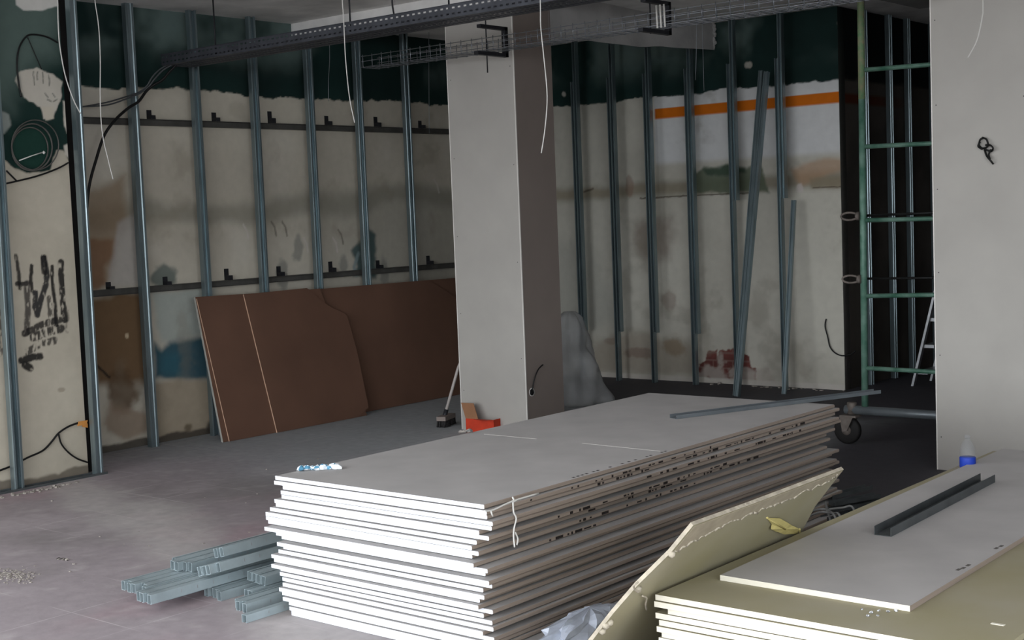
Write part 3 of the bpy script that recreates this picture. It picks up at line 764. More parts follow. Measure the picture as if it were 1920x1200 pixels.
# cut grey sheet lying on them
GZ = YZ+.0195
q0, q1, q2 = onz(1350, 1078, GZ), onz(1706, 1136, GZ), onz(1880, 841, GZ)
b = MB(); b.obox((q0.x, q0.y, YZ+.0008), (q1.x-q0.x, q1.y-q0.y, 0), (q2.x-q0.x, q2.y-q0.y, 0), (0, 0, .0185), ms=[0, 0, 1, 2, 1, 2])
for (x, y) in ((1797, 1068), (1806, 1065), (1815, 1060), (1868, 1028), (1877, 1024)):
    P = onz(x, y, GZ+.0001); b.box((P.x-.006, P.y-.012, GZ-.0006), (P.x+.006, P.y+.014, GZ+.0004), 3)
tag(b.build('plasterboard_sheet', [M['paper'], M['gypsum_cream'], M['paper_edge'], M['faint_ink']]), 'cut grey plasterboard sheet lying on the low yellow stack', 'plasterboard')
P0, P1 = onz(1655, 1005, GZ), onz(1852, 903, GZ); dv = P1-P0; A = Vector((0, 0, 1)).cross(dv.normalized())
b = MB(); b.extrude([(-.033, 0), (.033, 0), (.033, .034), (.031, .034), (.031, .002), (-.031, .002), (-.031, .034), (-.033, .034)], P0+Vector((0, 0, .0006)), A, (0, 0, 1), dv)
tag(b.build('metal_channel', M['zinc_dark']), 'short dark metal channel lying on the cut grey sheet', 'metal channel')
crumple('plaster_crumbs', [onz(x, y, YZ) for x, y in ((1616, 1143), (1648, 1146), (1680, 1146), (1627, 1156), (1646, 1155), (1634, 1150), (1665, 1148))], .006, [M['gypsum'], M['offcut']],
        'white plaster crumbs on the yellow sheet at the cut grey corner', 'crumbs', 31)['kind'] = 'stuff'
# bottle
P = Vector((-2.478, 6.28, YZ))
t = thing('bottle', P, 'clear plastic bottle with a blue label beside the right pier', 'bottle')
b = MB(); b.lathe([(.030, 0), (.036, .005), (.036, .012), (.034, .016), (.034, .056), (.036, .06), (.035, .09), (.026, .115), (.014, .128), (.012, .14)], P, 20); b.build('body', M['clear'], t)
b = MB(); b.lathe([(.0365, .001), (.0372, .002), (.0372, .047), (.0365, .05)], P, 20); b.build('wrap_label', M['blue'], t)
b = MB(); b.lathe([(.014, .138), (.014, .152), (.012, .154)], P, 14); b.build('cap', M['clear'], t)
# broken yellow sheet wedged on edge between the stacks
N_ = Vector((math.cos(math.radians(42.5)), 0, -math.sin(math.radians(42.5))))
def LP(x, y):                                       # plane of the broken sheet
    return onp(x, y, (-2.546, 0, .4455), N_)
outline = [LP(1300, 985), LP(1400, 949), LP(1500, 911), LP(1582, 880), LP(1557, 912), LP(1528, 950), LP(1502, 1000)]
f_ = outline[-1]; xb = -2.546-.4315*math.tan(math.radians(42.5))
outline += [Vector((xb, f_.y+.02, .014)), Vector((xb, 3.56, .014)), LP(1112, 1199), LP(1150, 1150), LP(1195, 1098), LP(1258, 1036)]
outline = [p - N_*((p-Vector((-2.546, 0, .4455))).dot(N_)) for p in outline]
t = thing('broken_sheet', (-2.52, 4.1, 0), 'broken yellow sheet standing on edge between the two board stacks', 'plasterboard')
UA, UB = Vector((0, 1, 0)), N_.cross(Vector((0, 1, 0)))
O_ = Vector((-2.546, 0, .4455))
poly = [((p-O_).dot(UA), (p-O_).dot(UB)) for p in outline]
b = MB(); b.extrude(poly, O_-N_*.013, UA, UB, N_*.013, 0, 0, [1]*len(poly)); b.build('board', [M['yellow_paper'], M['torn_core']], t)
# strip along the broken top edge where the paper is torn away
tp = [(1264, 1034), (1307, 1010), (1345, 990), (1380, 974), (1427, 955), (1470, 938), (1520, 916), (1557, 898), (1574, 887)]
r_ = random.Random(8); lowp = []
for i in range(len(tp)-1):
    for k in range(6):
        x = tp[i][0]+(tp[i+1][0]-tp[i][0])*k/6; y = tp[i][1]+(tp[i+1][1]-tp[i][1])*k/6
        lowp.append((x, y+r_.uniform(-3, 3)))
upp = [(1268, 1029), (1301, 987), (1470, 924), (1579, 883)]
b = MB()
strip = [LP(x, y) for x, y in lowp]
pl2 = [((p-O_).dot(UA), (p-O_).dot(UB)) for p in strip] + [((LP(x, y)-O_).dot(UA), (LP(x, y)-O_).dot(UB)) for x, y in upp[::-1][:3]]
b.extrude(pl2, O_+N_*.0004, UA, UB, N_*.0018, 0); b.build('torn_edge', M['torn_paper'], t)
b = MB()
for i in range(len(strip)-1):
    s_ = r_.uniform(.002, .006); b.tube([strip[i]+N_*.002, strip[i+1]+N_*.003], [s_, s_*.7], 5)
b.build('torn_fringe', M['torn_core'], t)
for (x, y) in ((1195, 1103), (1135, 1172), (1142, 1166), (1128, 1182), (1258, 1038)):
    b = MB(); p = LP(x, y)+N_*.004; b.lathe([(.002, -.012), (.012, -.004), (.014, .006), (.003, .014)], p, 6); b.build('core_lump', M['torn_core'], t)
for pth in ([(1196, 1104), (1186, 1100), (1184, 1092), (1192, 1086)], [(1200, 1112), (1208, 1116), (1206, 1128), (1208, 1138)]):
    b = MB(); b.tube(smooth_path([LP(x, y)+N_*.012 for x, y in pth]), .0035, 5); b.build('paper_curl', M['torn_core'], t)
# flap of torn paper hanging from its face
flp = [(1437, 970), (1460, 969), (1472, 975), (1484, 984), (1496, 988), (1494, 1000), (1482, 998), (1466, 997), (1450, 993), (1442, 988), (1446, 982)]
c_ = [LP(x, y) for x, y in flp]; b = MB()
fr = [p+N_*(.004+.012*((i*7) % 5)/5) for i, p in enumerate(c_)]; ce = sum(fr, Vector())/len(fr)+N_*.008
for i in range(len(fr)):
    j = (i+1) % len(fr); b.add([ce, fr[i], fr[j]], [(0, 1, 2)], 0)
    b.add([ce-N_*.002, fr[i]-N_*.002, fr[j]-N_*.002], [(2, 1, 0)], 0)
    b.add([fr[i], fr[j], fr[j]-N_*.002, fr[i]-N_*.002], [(3, 2, 1, 0)], 0)
b.tube(smooth_path([c_[4]+N_*.01, LP(1496, 996)+N_*.012, LP(1497, 1003)+N_*.012]), .003, 5)
b.tube([c_[0], ce], .004, 5)
o = b.build('paper_flap', M['yellow_scrap'], t); o['label'] = 'pale yellow torn paper flap'

# ------------------------------------------------------------------ offcuts and film between the stacks
def film(name, c, ra, rb, hgt, m, label, cat, seed, shear=(0, 0)):
    n, k = 26, 12; b = MB(); vs = []; r_ = np.random.RandomState(seed)
    for i in range(k+1):
        t = i/k
        for q in range(n):
            a = 2*math.pi*q/n
            rad = (1-t**1.7)**.5 if t < 1 else 0.02
            fold = 1+.16*math.sin(a*5+t*9+seed)+.14*math.sin(a*9-t*13+seed*2)+.14*(r_.rand()-.5)
            x = ra*rad*fold*math.cos(a)+shear[0]*t; y = rb*rad*fold*math.sin(a)+shear[1]*t
            vs.append((c[0]+x, c[1]+y, c[2]+hgt*t*(1 if i == 0 else (1+.08*(r_.rand()-.5)))))
    fs = [(i*n+q, i*n+(q+1) % n, (i+1)*n+(q+1) % n, (i+1)*n+q) for i in range(k) for q in range(n)]
    fs += [tuple(range(n-1, -1, -1)), tuple(k*n+q for q in range(n))]
    b.add(vs, fs, 0, seed % 2 == 0); return tag(b.build(name, M[m]), label, cat)
film('plastic_film', (-3.2, 4.16, .0), .125, .3, .17, 'film', 'crumpled bluish plastic film in the gap beside the tall stack', 'plastic film', 13, (.02, .05))
b = MB(); b.tube([(-3.06, 4.66, .08), (-3.06, 4.9, .08), (-3.06, 5.3, .08)], .075, 14)
for k in range(2): b.tube([(-3.06, 4.8+.25*k, .08), (-3.06, 4.83+.25*k, .08)], .0768, 14)
tag(b.build('film_roll', M['dark_metal']), 'dark wrapped roll behind the crumpled plastic film', 'roll')
gs = 'steel offcuts behind the broken sheet'
for k, (a, c, z) in enumerate((((1500, 938), (1577, 918), .12), ((1505, 950), (1592, 934), .10), ((1500, 962), (1602, 944), .06), ((1490, 978), (1590, 958), .03))):
    P0, P1 = onz(*a, z)+Vector((.12, .1, 0)), onz(*c, z)+Vector((.12, .1, 0)); dv = P1-P0; A = Vector((0, 0, 1)).cross(dv.normalized()).normalized()
    b = MB(); b.extrude([(-.025, 0), (.025, 0), (.025, .022), (.023, .022), (.023, .002), (-.023, .002), (-.023, .022), (-.025, .022)], P0, A, (0, 0, 1), dv)
    tag(b.build('metal_offcut', M['zinc_dark']), ['topmost', 'second', 'third', 'lowest'][k]+' metal offcut in the small heap behind the broken yellow sheet', 'metal offcut', gs)
b = MB()
for q in ([(1505, 965), (1530, 956), (1548, 955), (1562, 962), (1575, 968)], [(1512, 970), (1535, 961), (1552, 961), (1566, 970)], [(1550, 958), (1549, 950), (1549, 944)], [(1555, 955), (1580, 952), (1600, 953)]):
    pp = [onz(x, y, .16) for x, y in q]; b.tube(smooth_path(pp+[Vector((pp[-1].x+.02, pp[-1].y+.03, .005))]), .006, 6)
tag(b.build('plastic_straps', M['offcut']), 'pale curled plastic straps beside the low yellow stack', 'straps')

# ------------------------------------------------------------------ heap of loose profiles on the floor
PH, PW = .043, .029
def floor_profile(p, A, B, L, label, g, flip):
    t = .0018; w, d = PW-.002, PH
    pol = [(0, 0), (w, 0), (w, d), (w-.009, d), (w-.009, d-t), (w-t, d-t), (w-t, t), (t, t), (t, d-t), (.009, d-t), (.009, d), (0, d)]
    if flip: pol = [(x, d-y) for x, y in pol]
    b = MB(); b.extrude(pol, p, A, B, (L.x, L.y, L.z))
    # punched slots along the outer flange
    A_, B_ = Vector(A), Vector(B); y = .12+.05*rng.random()
    while y < 1.3:
        b.obox(Vector(p)+A_*(w-.001)+B_*(d*.38)+Vector((0, y, 0)), A_*.0016, B_*(d*.34), (0, .004, 0), 1); y += .09
    return tag(b.build('steel_profile', [M['zinc_heap'], M['alu']]), label, 'steel profile', g)
bund = [  # x0, y0, z0, n, tilt degrees, length, wording
    (-5.40, 3.73, .000, 5, 0, 2.9, 'bottom bundle of the floor heap'),
    (-5.460, 3.63, .046, 7, 0, 2.9, 'wide back bundle of the floor heap'),
    (-5.237, 3.535, .046, 4, 0, 2.9, 'frontmost bundle of the floor heap'),
    (-5.430, 3.87, .091, 5, -4, 2.8, 'bundle on top at the back of the floor heap'),
    (-5.170, 3.86, .000, 5, 0, 2.8, 'bundle on the floor under the tilted pair'),
    (-5.165, 3.86, .100, 4, 14, 2.7, 'lower tilted bundle on top of the floor heap'),
    (-5.215, 3.97, .150, 3, 14, 2.7, 'topmost tilted bundle of the floor heap'),
    (-5.035, 4.03, .046, 4, -8, 2.6, 'bundle tucked against the tall board stack'),
    (-4.970, 3.93, .000, 2, 0, 2.6, 'low pair beside the tall board stack'),
    (-4.880, 3.80, .000, 4, 0, 2.7, 'short row in front beside the tall board stack'),
]
for (x0, y0, z0, n, tilt, ln, txt) in bund:
    ta = math.radians(tilt); A = Vector((math.cos(ta), 0, math.sin(ta))); B = Vector((-math.sin(ta), 0, math.cos(ta)))
    base = Vector((x0, y0, z0 - min(0, n*PW*math.sin(ta))))
    for k in range(n):
        p = base+A*(PW*k)+Vector((0, rng.uniform(-.025, .025), 0))
        w_ = 'only' if n == 1 else ORD[k]
        floor_profile(p+B*.0006, A, B, Vector((rng.uniform(-.0006, .0006), ln, 0)), w_+' profile from the left, '+txt, 'steel profiles heaped on the floor', k % 2)
floor_profile(Vector((-4.682, 3.69, .0008)), Vector((1.2, 0, 0)), Vector((0, 0, .8)), Vector((0, 2.7, 0)), 'single steel profile on the floor nearest the tall board stack', 'steel profiles heaped on the floor', 1)

# ------------------------------------------------------------------ brown boards leaning on the studs
def lean_board(base_x, top_x, H, pix_poly, th, label, edge_m, off=0.0):
    N2 = Vector((H, 0, base_x-top_x)).normalized(); P = Vector((base_x, 0, 0))+N2*off
    pts = [onp(x, y, P, N2) for x, y in pix_poly]
    pts = [Vector((p.x, p.y, max(p.z, .004))) for p in pts]
    U_ = Vector((0, 1, 0)); V_ = N2.cross(U_)
    if V_.z < 0: V_ = -V_
    pol = [((p-P).dot(U_), (p-P).dot(V_)) for p in pts]
    b = MB(); b.extrude(pol, P-N2*th, U_, V_, N2*th, 0, 0, [1]*len(pol))
    return tag(b.build('leaning_board', [M['brown'], edge_m]), label, 'board', 'boards leaning on the left wall studs')
lean_board(-8.70, -8.99, 1.18, [(366, 557), (600, 542), (690, 790), (419, 832)], .022, 'rearmost leaning brown board with a wide grey left edge', M['grey_edge'], -.036)
lean_board(-8.70, -8.99, 1.18, [(366, 557), (600, 542), (690, 790), (419, 832)], .012, 'brown board with a thin grey left edge, second from the rear', M['grey_edge'], -.0225)
lean_board(-8.70, -8.99, 1.18, [(369, 560), (600, 541), (690, 786), (431, 830)], .0095, 'middle leaning brown board showing its left strip beside a pale edge', M['brown_edge'], -.0115)
lean_board(-8.70, -8.99, 1.18, [(457, 552), (575, 540), (584, 545), (600, 562), (622, 577), (645, 587), (651, 592), (670, 660), (690, 758), (691, 764), (672, 784), (600, 799), (521, 816)], .011,
           'foremost leaning brown board with a torn upper right corner', M['brown_edge'], 0)
lean_board(-8.86, -9.02, 1.2, [(560, 545), (805, 525), (835, 545), (880, 575), (905, 745), (690, 776), (600, 790)], .013, 'long dark brown board leaning behind the torn one, reaching the column', M['brown'], -.004)
lean_board(-8.86, -9.02, 1.2, [(760, 529), (900, 517), (930, 740), (800, 760)], .013, 'farthest dark brown board leaning at the corner behind the column', M['brown'], -.02)

# ------------------------------------------------------------------ broom, red carton, sheet bundle
bp = onz(832, 800, 0)
t = thing('broom', (bp.x, bp.y, 0), 'broom with a pale handle standing at the left of the square column', 'broom')
h0, h1 = ony(836, 772, bp.y+.05), ony(859, 690, bp.y+.14)
d_ = (h1-h0).normalized(); h2 = h0+d_*1.25
h2 = Vector((min(h2.x, -7.425), h2.y+.25, h2.z))
b = MB(); b.tube([h0, h1, h1+(h2-h1)*.5, h2], .0125, 10); b.build('handle', M['tan_handle'], t)
b = MB(); b.tube([h0-d_*.07, h0+d_*.02], .018, 10); b.build('socket', M['dark_metal'], t)
ax = (onz(862, 786, .0)-onz(818, 804, .0)).normalized(); wd = Vector((-ax.y, ax.x, 0)); hb = Vector((h0.x, h0.y, 0))-d_*0
b = MB(); c0 = hb-ax*.11-wd*.04
b.obox(c0+Vector((0, 0, .055)), ax*.22, wd*.08, (0, 0, .035)); b.build('head_block', M['broom_grey'], t)
b = MB()
for i in range(14):
    for j in range(5):
        p = c0+ax*(.008+.0155*i)+wd*(.006+.016*j); b.tube([p+Vector((0, 0, .057)), p+Vector((rng.uniform(-.01, .01), rng.uniform(-.01, .01), .003))], [.0075, .009], 5)
o = b.build('bristles', M['bristle'], t); o['kind'] = 'stuff'

rp = onz(915, 808, 0)
t = thing('carton', (rp.x, rp.y, 0), 'small open red carton with a brown flap before the square column', 'carton')
ax = Vector((1, .12, 0)).normalized(); ay = Vector((-.12, 1, 0)).normalized()
c0 = Vector((rp.x-.1, rp.y-.15, .001))
b = MB(); w, d, hh, th = .27, .17, .115, .004
b.obox(c0, ax*w, ay*d, (0, 0, th)); b.obox(c0, ax*w, ay*th, (0, 0, hh)); b.obox(c0+ay*(d-th), ax*w, ay*th, (0, 0, hh))
b.obox(c0, ax*th, ay*d, (0, 0, hh)); b.obox(c0+ax*(w-th), ax*th, ay*d, (0, 0, hh)); b.build('tray', M['red'], t)
b = MB(); b.obox(c0+Vector((0, 0, hh)), ax*.12, ay*.003, Vector((-.06, .02, .12))); b.build('flap', M['carton'], t)
b = MB(); b.obox(c0+ax*.12+Vector((0, 0, hh)), ax*.14, ay*.003, Vector((.03, -.1, .012))); b.build('flap', M['red'], t)
crumple('paper_scrap', [onz(962, 796, .0)+Vector((0, .05, 0)), onz(956, 798, .0)], .05, [M['dark_red'], M['ink']], 'dark red crumpled scrap on the floor beside the red carton', 'scrap', 17, .3)

def sheet_bundle():
    n, k = 44, 30; vs = []; b = MB(); r_ = np.random.RandomState(2)
    prof = [(0, .335, .26), (.06, .33, .26), (.14, .29, .25), (.25, .255, .23), (.36, .235, .2), (.44, .20, .19), (.50, .155, .17), (.6, .15, .15), (.7, .14, .13), (.77, .11, .1), (.82, .05, .05)]
    hs = [p[0] for p in prof]
    for i in range(k+1):
        z = .82*i/k; rx = np.interp(z, hs, [p[1] for p in prof]); ry = np.interp(z, hs, [p[2] for p in prof])
        cx = -7.49-.06*(z/.8); cy = 9.8+.05*z
        for q in range(n):
            a = 2*math.pi*q/n
            f = 1+.10*math.sin(a*5+z*6)+.07*math.sin(a*9-z*11)+.05*math.sin(a*3+z*22)+.035*(r_.rand()-.5)
            vs.append((cx+rx*f*math.cos(a), cy+ry*f*math.sin(a), z+.002))
    fs = [(i*n+q, i*n+(q+1) % n, (i+1)*n+(q+1) % n, (i+1)*n+q) for i in range(k) for q in range(n)]
    fs += [tuple(range(n-1, -1, -1)), tuple(k*n+q for q in range(n))]
    b.add(vs, fs, 0, True); return b.build('plastic_sheet', M['haze_film'])
tag(sheet_bundle(), 'hazy grey plastic sheet slumped upright behind the square column', 'plastic sheet')

# ------------------------------------------------------------------ rolling scaffold end frame and step ladder
SY = 8.9
t = thing('rolling_scaffold', (-4.2, SY, 0), 'green tubular rolling scaffold frame left of the right pier', 'scaffold')
pb, pt = ony(1622, 762, SY), ony(1614, 2, SY)
X2 = -3.30
def upright(x0, x1, name='upright'):
    b = MB(); b.tube([(x0, SY, pb.z), (x0+(x1-x0)*.8, SY, pb.z+(3.02-pb.z)*.78)], .024, 12); o = b.build(name, M['green_tube'], t)
    c = MB(); c.tube([(x0+(x1-x0)*.8, SY, pb.z+(3.02-pb.z)*.78), (x1, SY, 3.25)], .0245, 12); q = c.build('tube_top', M['rust_tube'], t); q['label'] = 'worn yellowish upper end of the tube'
upright(pb.x, pt.x)
upright(X2, X2)
for (y0, y1) in ((131, 121), (275, 269), (413, 410), (555, 553), (690, 697)):
    a, c = ony(1622, y0, SY), ony(1745, y1, SY); z2 = a.z+(c.z-a.z)*(X2-a.x)/(c.x-a.x)
    b = MB(); b.tube([(a.x, SY, a.z), (X2, SY, z2)], .016, 10); b.build('rung', M['green_tube'], t)
bz = ony(1700, 775, SY).z
b = MB(); b.tube([(pb.x-.15, SY, bz+.0), (X2+.12, SY, bz-.0)], .032, 12); b.build('base_beam', M['steel_blue'], t)
b = MB(); b.box((pb.x+.02, SY-.02, 3.12), (X2, SY+1.0, 3.165)); b.build('deck', M['offcut'], t)
for z in (ony(1610, 405, SY).z, ony(1612, 523, SY).z):
    b = MB(); b.tube([(pb.x-.075+.045*math.cos(a)*1.4, SY-.03, z+.026*math.sin(a)) for a in [2*math.pi*i/14 for i in range(14)]], .008, 6, closed=True)
    b.tube([(pb.x, SY-.03, z), (pb.x-.02, SY-.03, z)], .03, 8); b.build('wing_clamp', M['rust'], t)
    b = MB(); b.tube([(pb.x, SY+.03, z), (X2, SY+.03, z+.01)], .009, 6); b.build('brace', M['black'], t)
def caster(x, y, name='caster'):
    cb = MB(); cb.lathe([(.035, bz-.03), (.035, bz+.05), (.03, bz+.055)], (x, y, 0), 12); cb.box((x-.07, y-.05, bz-.05), (x+.05, y+.05, bz-.035))
    for s_ in (-1, 1):
        cb.extrude([(-.055, bz-.04), (.05, bz-.04), (.0, .1), (-.035, .09)], (x-.02, y+s_*.045-.004, 0), (1, 0, 0), (0, 0, 1), (0, .008, 0))
    o = cb.build('caster_fork', M['rust'], t)
    w = MB(); rr = Matrix.Rotation(math.pi/2, 3, 'X')
    w.lathe([(.03, -.024), (.085, -.024), (.098, -.016), (.1, 0), (.098, .016), (.085, .024), (.03, .024)], (x-.035, y, .1005), 26, 0, rr); w.build('wheel', M['rubber'], o)
    w = MB(); w.lathe([(.01, -.03), (.035, -.028), (.035, .028), (.01, .03)], (x-.035, y, .1005), 16, 0, rr); w.build('wheel_hub', M['rust'], o)
caster(pb.x-.10, SY); caster(X2+.08, SY)

LB = onz(1708, 724, 0)
t = thing('step_ladder', (LB.x+.25, LB.y+.4, 0), 'aluminium step ladder half hidden behind the right pier', 'ladder')
top = ony(1747, 560, LB.y+.0); ld = (top-LB); ld = ld/ld.z; H_ = 1.75
dx = ld.x
def rail_(off, nm='rail'):
    b = MB(); b.obox(LB+off, (.022, .0, 0), (0, .05, 0), Vector((dx*H_, 0, H_))); b.build(nm, M['alu'], t)
rail_(Vector((0, 0, 0))); rail_(Vector((.0, .42, 0)))
for k in range(7):
    z = .11+.245*k
    b = MB(); b.box((LB.x+dx*z+.018, LB.y+.03, z), (LB.x+dx*z+.12, LB.y+.44, z+.03)); b.build('tread', M['alu'], t)
for yy in (.03, .40):
    b = MB(); b.obox(LB+Vector((dx*H_*2.1, yy, 0)), (.02, 0, 0), (0, .03, 0), Vector((-dx*H_*1.05, 0, H_))); b.build('prop_leg', M['alu'], t)

# ------------------------------------------------------------------ cable trays and hangers
TY0, TY1, TZ, TH_ = 6.60, 6.88, 2.985, .085
t = thing('perforated_tray', (-6, (TY0+TY1)/2, TZ), 'long perforated steel cable tray hung below the ceiling', 'cable tray')
def perforated(o, U, V, length, width, pu, hu, nv, hv, margin):
    """sheet of length x width with nv rows of holes hu x hv at pitch pu; built as bars round the holes"""
    o, U, V = Vector(o), Vector(U), Vector(V); N2 = U.cross(V)*.0016; b = MB()
    gap = (width-2*margin-nv*hv)/max(nv-1, 1) if nv > 1 else 0
    v = 0; rows = []
    for r in range(nv): rows.append((margin+r*(hv+gap), margin+r*(hv+gap)+hv))
    prev = 0
    for (a, c) in rows:
        b.obox(o+V*prev, U*length, V*(a-prev), N2); n = int(length/pu)
        for k in range(n+1):
            u0 = max(0, k*pu-(pu-hu)/2); u1 = min(length, k*pu+(pu-hu)/2)
            if u1 > u0: b.obox(o+U*u0+V*a, U*(u1-u0), V*(c-a), N2)
        prev = c
    b.obox(o+V*prev, U*length, V*(width-prev), N2); return b
LEN = 6.2; XS = -8.98
perforated((XS, TY0, TZ), (1, 0, 0), (0, 0, 1), LEN, TH_, .05, .024, 2, .011, .018).build('near_side', M['tray'], t)
perforated((XS, TY1, TZ), (1, 0, 0), (0, 0, 1), LEN, TH_, .05, .024, 2, .011, .018).build('far_side', M['tray'], t)
perforated((XS, TY0, TZ), (1, 0, 0), (0, 1, 0), LEN, TY1-TY0, .04, .018, 3, .05, .04).build('bottom', M['tray'], t)
b = MB(); b.box((XS, TY0-.01, TZ+TH_-.002), (XS+LEN, TY0+.002, TZ+TH_)); b.box((XS, TY1-.002, TZ+TH_-.002), (XS+LEN, TY1+.01, TZ+TH_)); b.build('rim', M['tray'], t)
gr = 'hanger rods of the cable tray'
for k, (x, y) in enumerate(((404, 85), (657, 50), (738, 40), (842, 17))):
    Yk = 6.74; q = ony(x, y, Yk)
    pts = [(q.x, Yk, TZ+.002), (q.x, Yk, ZC)] if k != 2 else smooth_path([(q.x+.02, Yk, TZ+.05), (q.x-.005, Yk, TZ+.18), (q.x, Yk, TZ+.3), (q.x, Yk, ZC)])
    b = MB(); b.tube(pts, .006, 8); tag(b.build('hanger_rod', M['dark_metal']), ['leftmost', 'second from left', 'bent', 'rightmost'][k]+' dark hanger rod between the ceiling and the perforated tray', 'rod', gr)
MY0, MY1, MZ, MH = 7.76, 7.94, 2.935, .085
t = thing('wire_basket_tray', (-5.5, MY0, MZ), 'wire basket cable tray passing before the square column', 'cable tray')
b = MB(); X0, X1 = -7.95, -3.1
for (y, z) in ((MY0, MZ), (MY0+.06, MZ), (MY1-.06, MZ), (MY1, MZ), (MY0, MZ+.045), (MY0, MZ+MH), (MY1, MZ+.045), (MY1, MZ+MH)):
    b = MB(); b.tube([(X0, y, z), (X1, y, z)], .003, 5); b.build('long_wire', M['wire'], t)
x = X0+.02
while x < X1:
    b = MB(); b.tube([(x, MY0-.003, MZ+MH+.012), (x, MY0-.003, MZ-.004), (x, MY1+.003, MZ-.004), (x, MY1+.003, MZ+MH+.012)], .0032, 5); x += .105; b.build('cross_wire', M['wire'], t)
b = MB(); q = ony(1241, 25, MY0)
for k in range(3): b.tube([(q.x-.03+.03*k, MY0-.012, MZ-.02), (q.x-.035+.03*k, MY0-.012, MZ+.13)], .007, 6)
o = b.build('white_ties', M['white_string'], t); o['label'] = 'white cable ties round the wires'
gh = 'C hangers of the wire basket'
for k, (x, y) in enumerate(((944, 70), (1250, 40))):
    X = ony(x, y, 8.02).x
    h = thing('basket_hanger', (X, 8.0, MZ), ['black C-shaped bracket holding the wire basket before the square column', 'black C-shaped bracket holding the wire basket right of the square column'][k], 'bracket', gh)
    b = MB(); b.box((X-.02, 7.70, MZ-.034), (X+.02, 8.04, MZ-.008)); b.box((X-.02, 7.74, MZ+.165), (X+.02, 8.04, MZ+.19)); b.box((X-.02, 8.02, MZ-.034), (X+.02, 8.05, MZ+.19)); b.build('bracket', M['dark_metal'], h)
    b = MB(); b.tube([(X, 7.82, MZ-.16 if k == 0 else MZ-.04), (X, 7.82, ZC)], .005, 8); b.build('threaded_rod', M['dark_metal'], h)

# ------------------------------------------------------------------ strings, cables
def string(name, pix, Y, r, m, label, cat, group=None, plane='y', top=True):
    f = {'y': ony, 'x': onx}[plane]
    pts = [f(x, y, Y) for x, y in pix]
    if top and pts[0].z < ZC: pts = [Vector((pts[0].x, pts[0].y, ZC))]+pts
    b = MB(); b.tube(smooth_path(pts, 5), r, 6); return tag(b.build(name, M[m]), label, cat, group)
gw = 'white wires hanging from the ceiling'
string('hanging_wire', [(108, 0), (109, 40), (112, 85), (122, 140), (137, 185), (151, 213)], -8.2, .004, 'white_string', 'white wire hanging from the ceiling in front of the scribbled wall edge', 'wire', gw, 'x')
string('hanging_wire', [(178, 0), (185, 50), (188, 110), (188, 190), (192, 250), (203, 300), (212, 336)], -8.2, .0035, 'white_string', 'white wire hanging just right of the second shiny stud', 'wire', gw, 'x')
string('hanging_wire', [(642, 0), (645, 50), (648, 110), (655, 180), (665, 230)], 6.4, .0035, 'white_string', 'white wire hanging in front of the perforated tray', 'wire', gw)
string('hanging_wire', [(1013, 0), (1014, 50), (1020, 110), (1026, 180), (1022, 240), (1015, 287)], 6.3, .0035, 'white_string', 'white wire hanging in front of the square column', 'wire', gw)
string('hanging_wire', [(1843, 0), (1842, 30), (1832, 75), (1815, 108)], 8.1, .004, 'white_string', 'white wire hanging in front of the right pier', 'wire', gw)
gw2 = 'thin grey wires hanging at the walls'
string('hanging_wire', [(617, 60), (618, 110), (616, 150), (616, 190)], -8.9, .0025, 'wire', 'thin grey wire hanging between the fourth and fifth left wall studs', 'wire', gw2, 'x')
string('hanging_wire', [(804, 60), (804, 120), (805, 250)], -8.9, .0022, 'wire', 'thin grey wire hanging just left of the square column', 'wire', gw2, 'x')
string('hanging_wire', [(1304, 0), (1306, 60), (1304, 150)], 10.9, .0035, 'wire', 'thin grey wire hanging beside the fourth back wall stud', 'wire', gw2)
string('hanging_wire', [(1318, 95), (1320, 170)], 10.9, .0025, 'wire', 'faint grey wire hanging right of the fourth back wall stud', 'wire', gw2)
def cable(name, pts, r, m, label, cat='cable', group=None):
    b = MB(); b.tube(smooth_path(pts, 6), r, 8); return tag(b.build(name, M[m]), label, cat, group)
gc = 'cables drooping from the tray end'
for k, px_ in enumerate(([(316, 121), (300, 130), (285, 145), (276, 160), (262, 172), (240, 180), (200, 192), (150, 201)],
                         [(322, 122), (305, 132), (290, 148), (278, 163), (262, 175), (235, 186), (200, 197), (155, 200)],
                         [(330, 122), (318, 134), (304, 150), (290, 158), (275, 170), (260, 190), (240, 203), (215, 226), (195, 255), (180, 300), (168, 345), (163, 390)])):
    n = len(px_); pts = [onx(x, y, -8.95-.1*min(1, i/4)+.02*k) for i, (x, y) in enumerate(px_)]
    cable('drooping_cable', pts, (.006, .006, .011)[k], ('grey_cable', 'grey_cable', 'black')[k], ['upper thin dark grey cable drooping from the tray end', 'lower thin dark grey cable drooping from the tray end', 'thick black cable falling from the tray end down the left wall'][k], 'cable', gc)
# coil and wires on the pier
xc = XP+.022
b = MB()
def ell(cx, cy, rx, ry, a0=0, a1=360, n=36, dx=0.):
    return [onx(cx+rx*math.cos(math.radians(a0+(a1-a0)*i/n)), cy+ry*math.sin(math.radians(a0+(a1-a0)*i/n)), xc+dx) for i in range(n+1)]
b.tube(ell(56, 279, 34, 40)[:-1], .005, 6, closed=True); b.tube(ell(66, 272, 44, 47, 0, 360, 36, .014)[:-1], .0045, 6, closed=True); b.tube(ell(60, 276, 38, 44, 0, 360, 36, .007)[:-1], .006, 6, closed=True)
tag(b.build('cable_coil', M['rail']), 'coil of dark cable hanging on the green wall at the far left', 'cable coil')
b = MB(); b.tube([onx(36, 301, xc+.025), onx(60, 292, xc+.025), onx(82, 285, xc+.025)], .004, 6); b.lathe([(.002, -.012), (.012, 0), (.002, .012)], onx(82, 286, xc+.025), 8)
tag(b.build('wire_end', M['white_string']), 'pale wire end crossing the dark cable coil', 'wire')
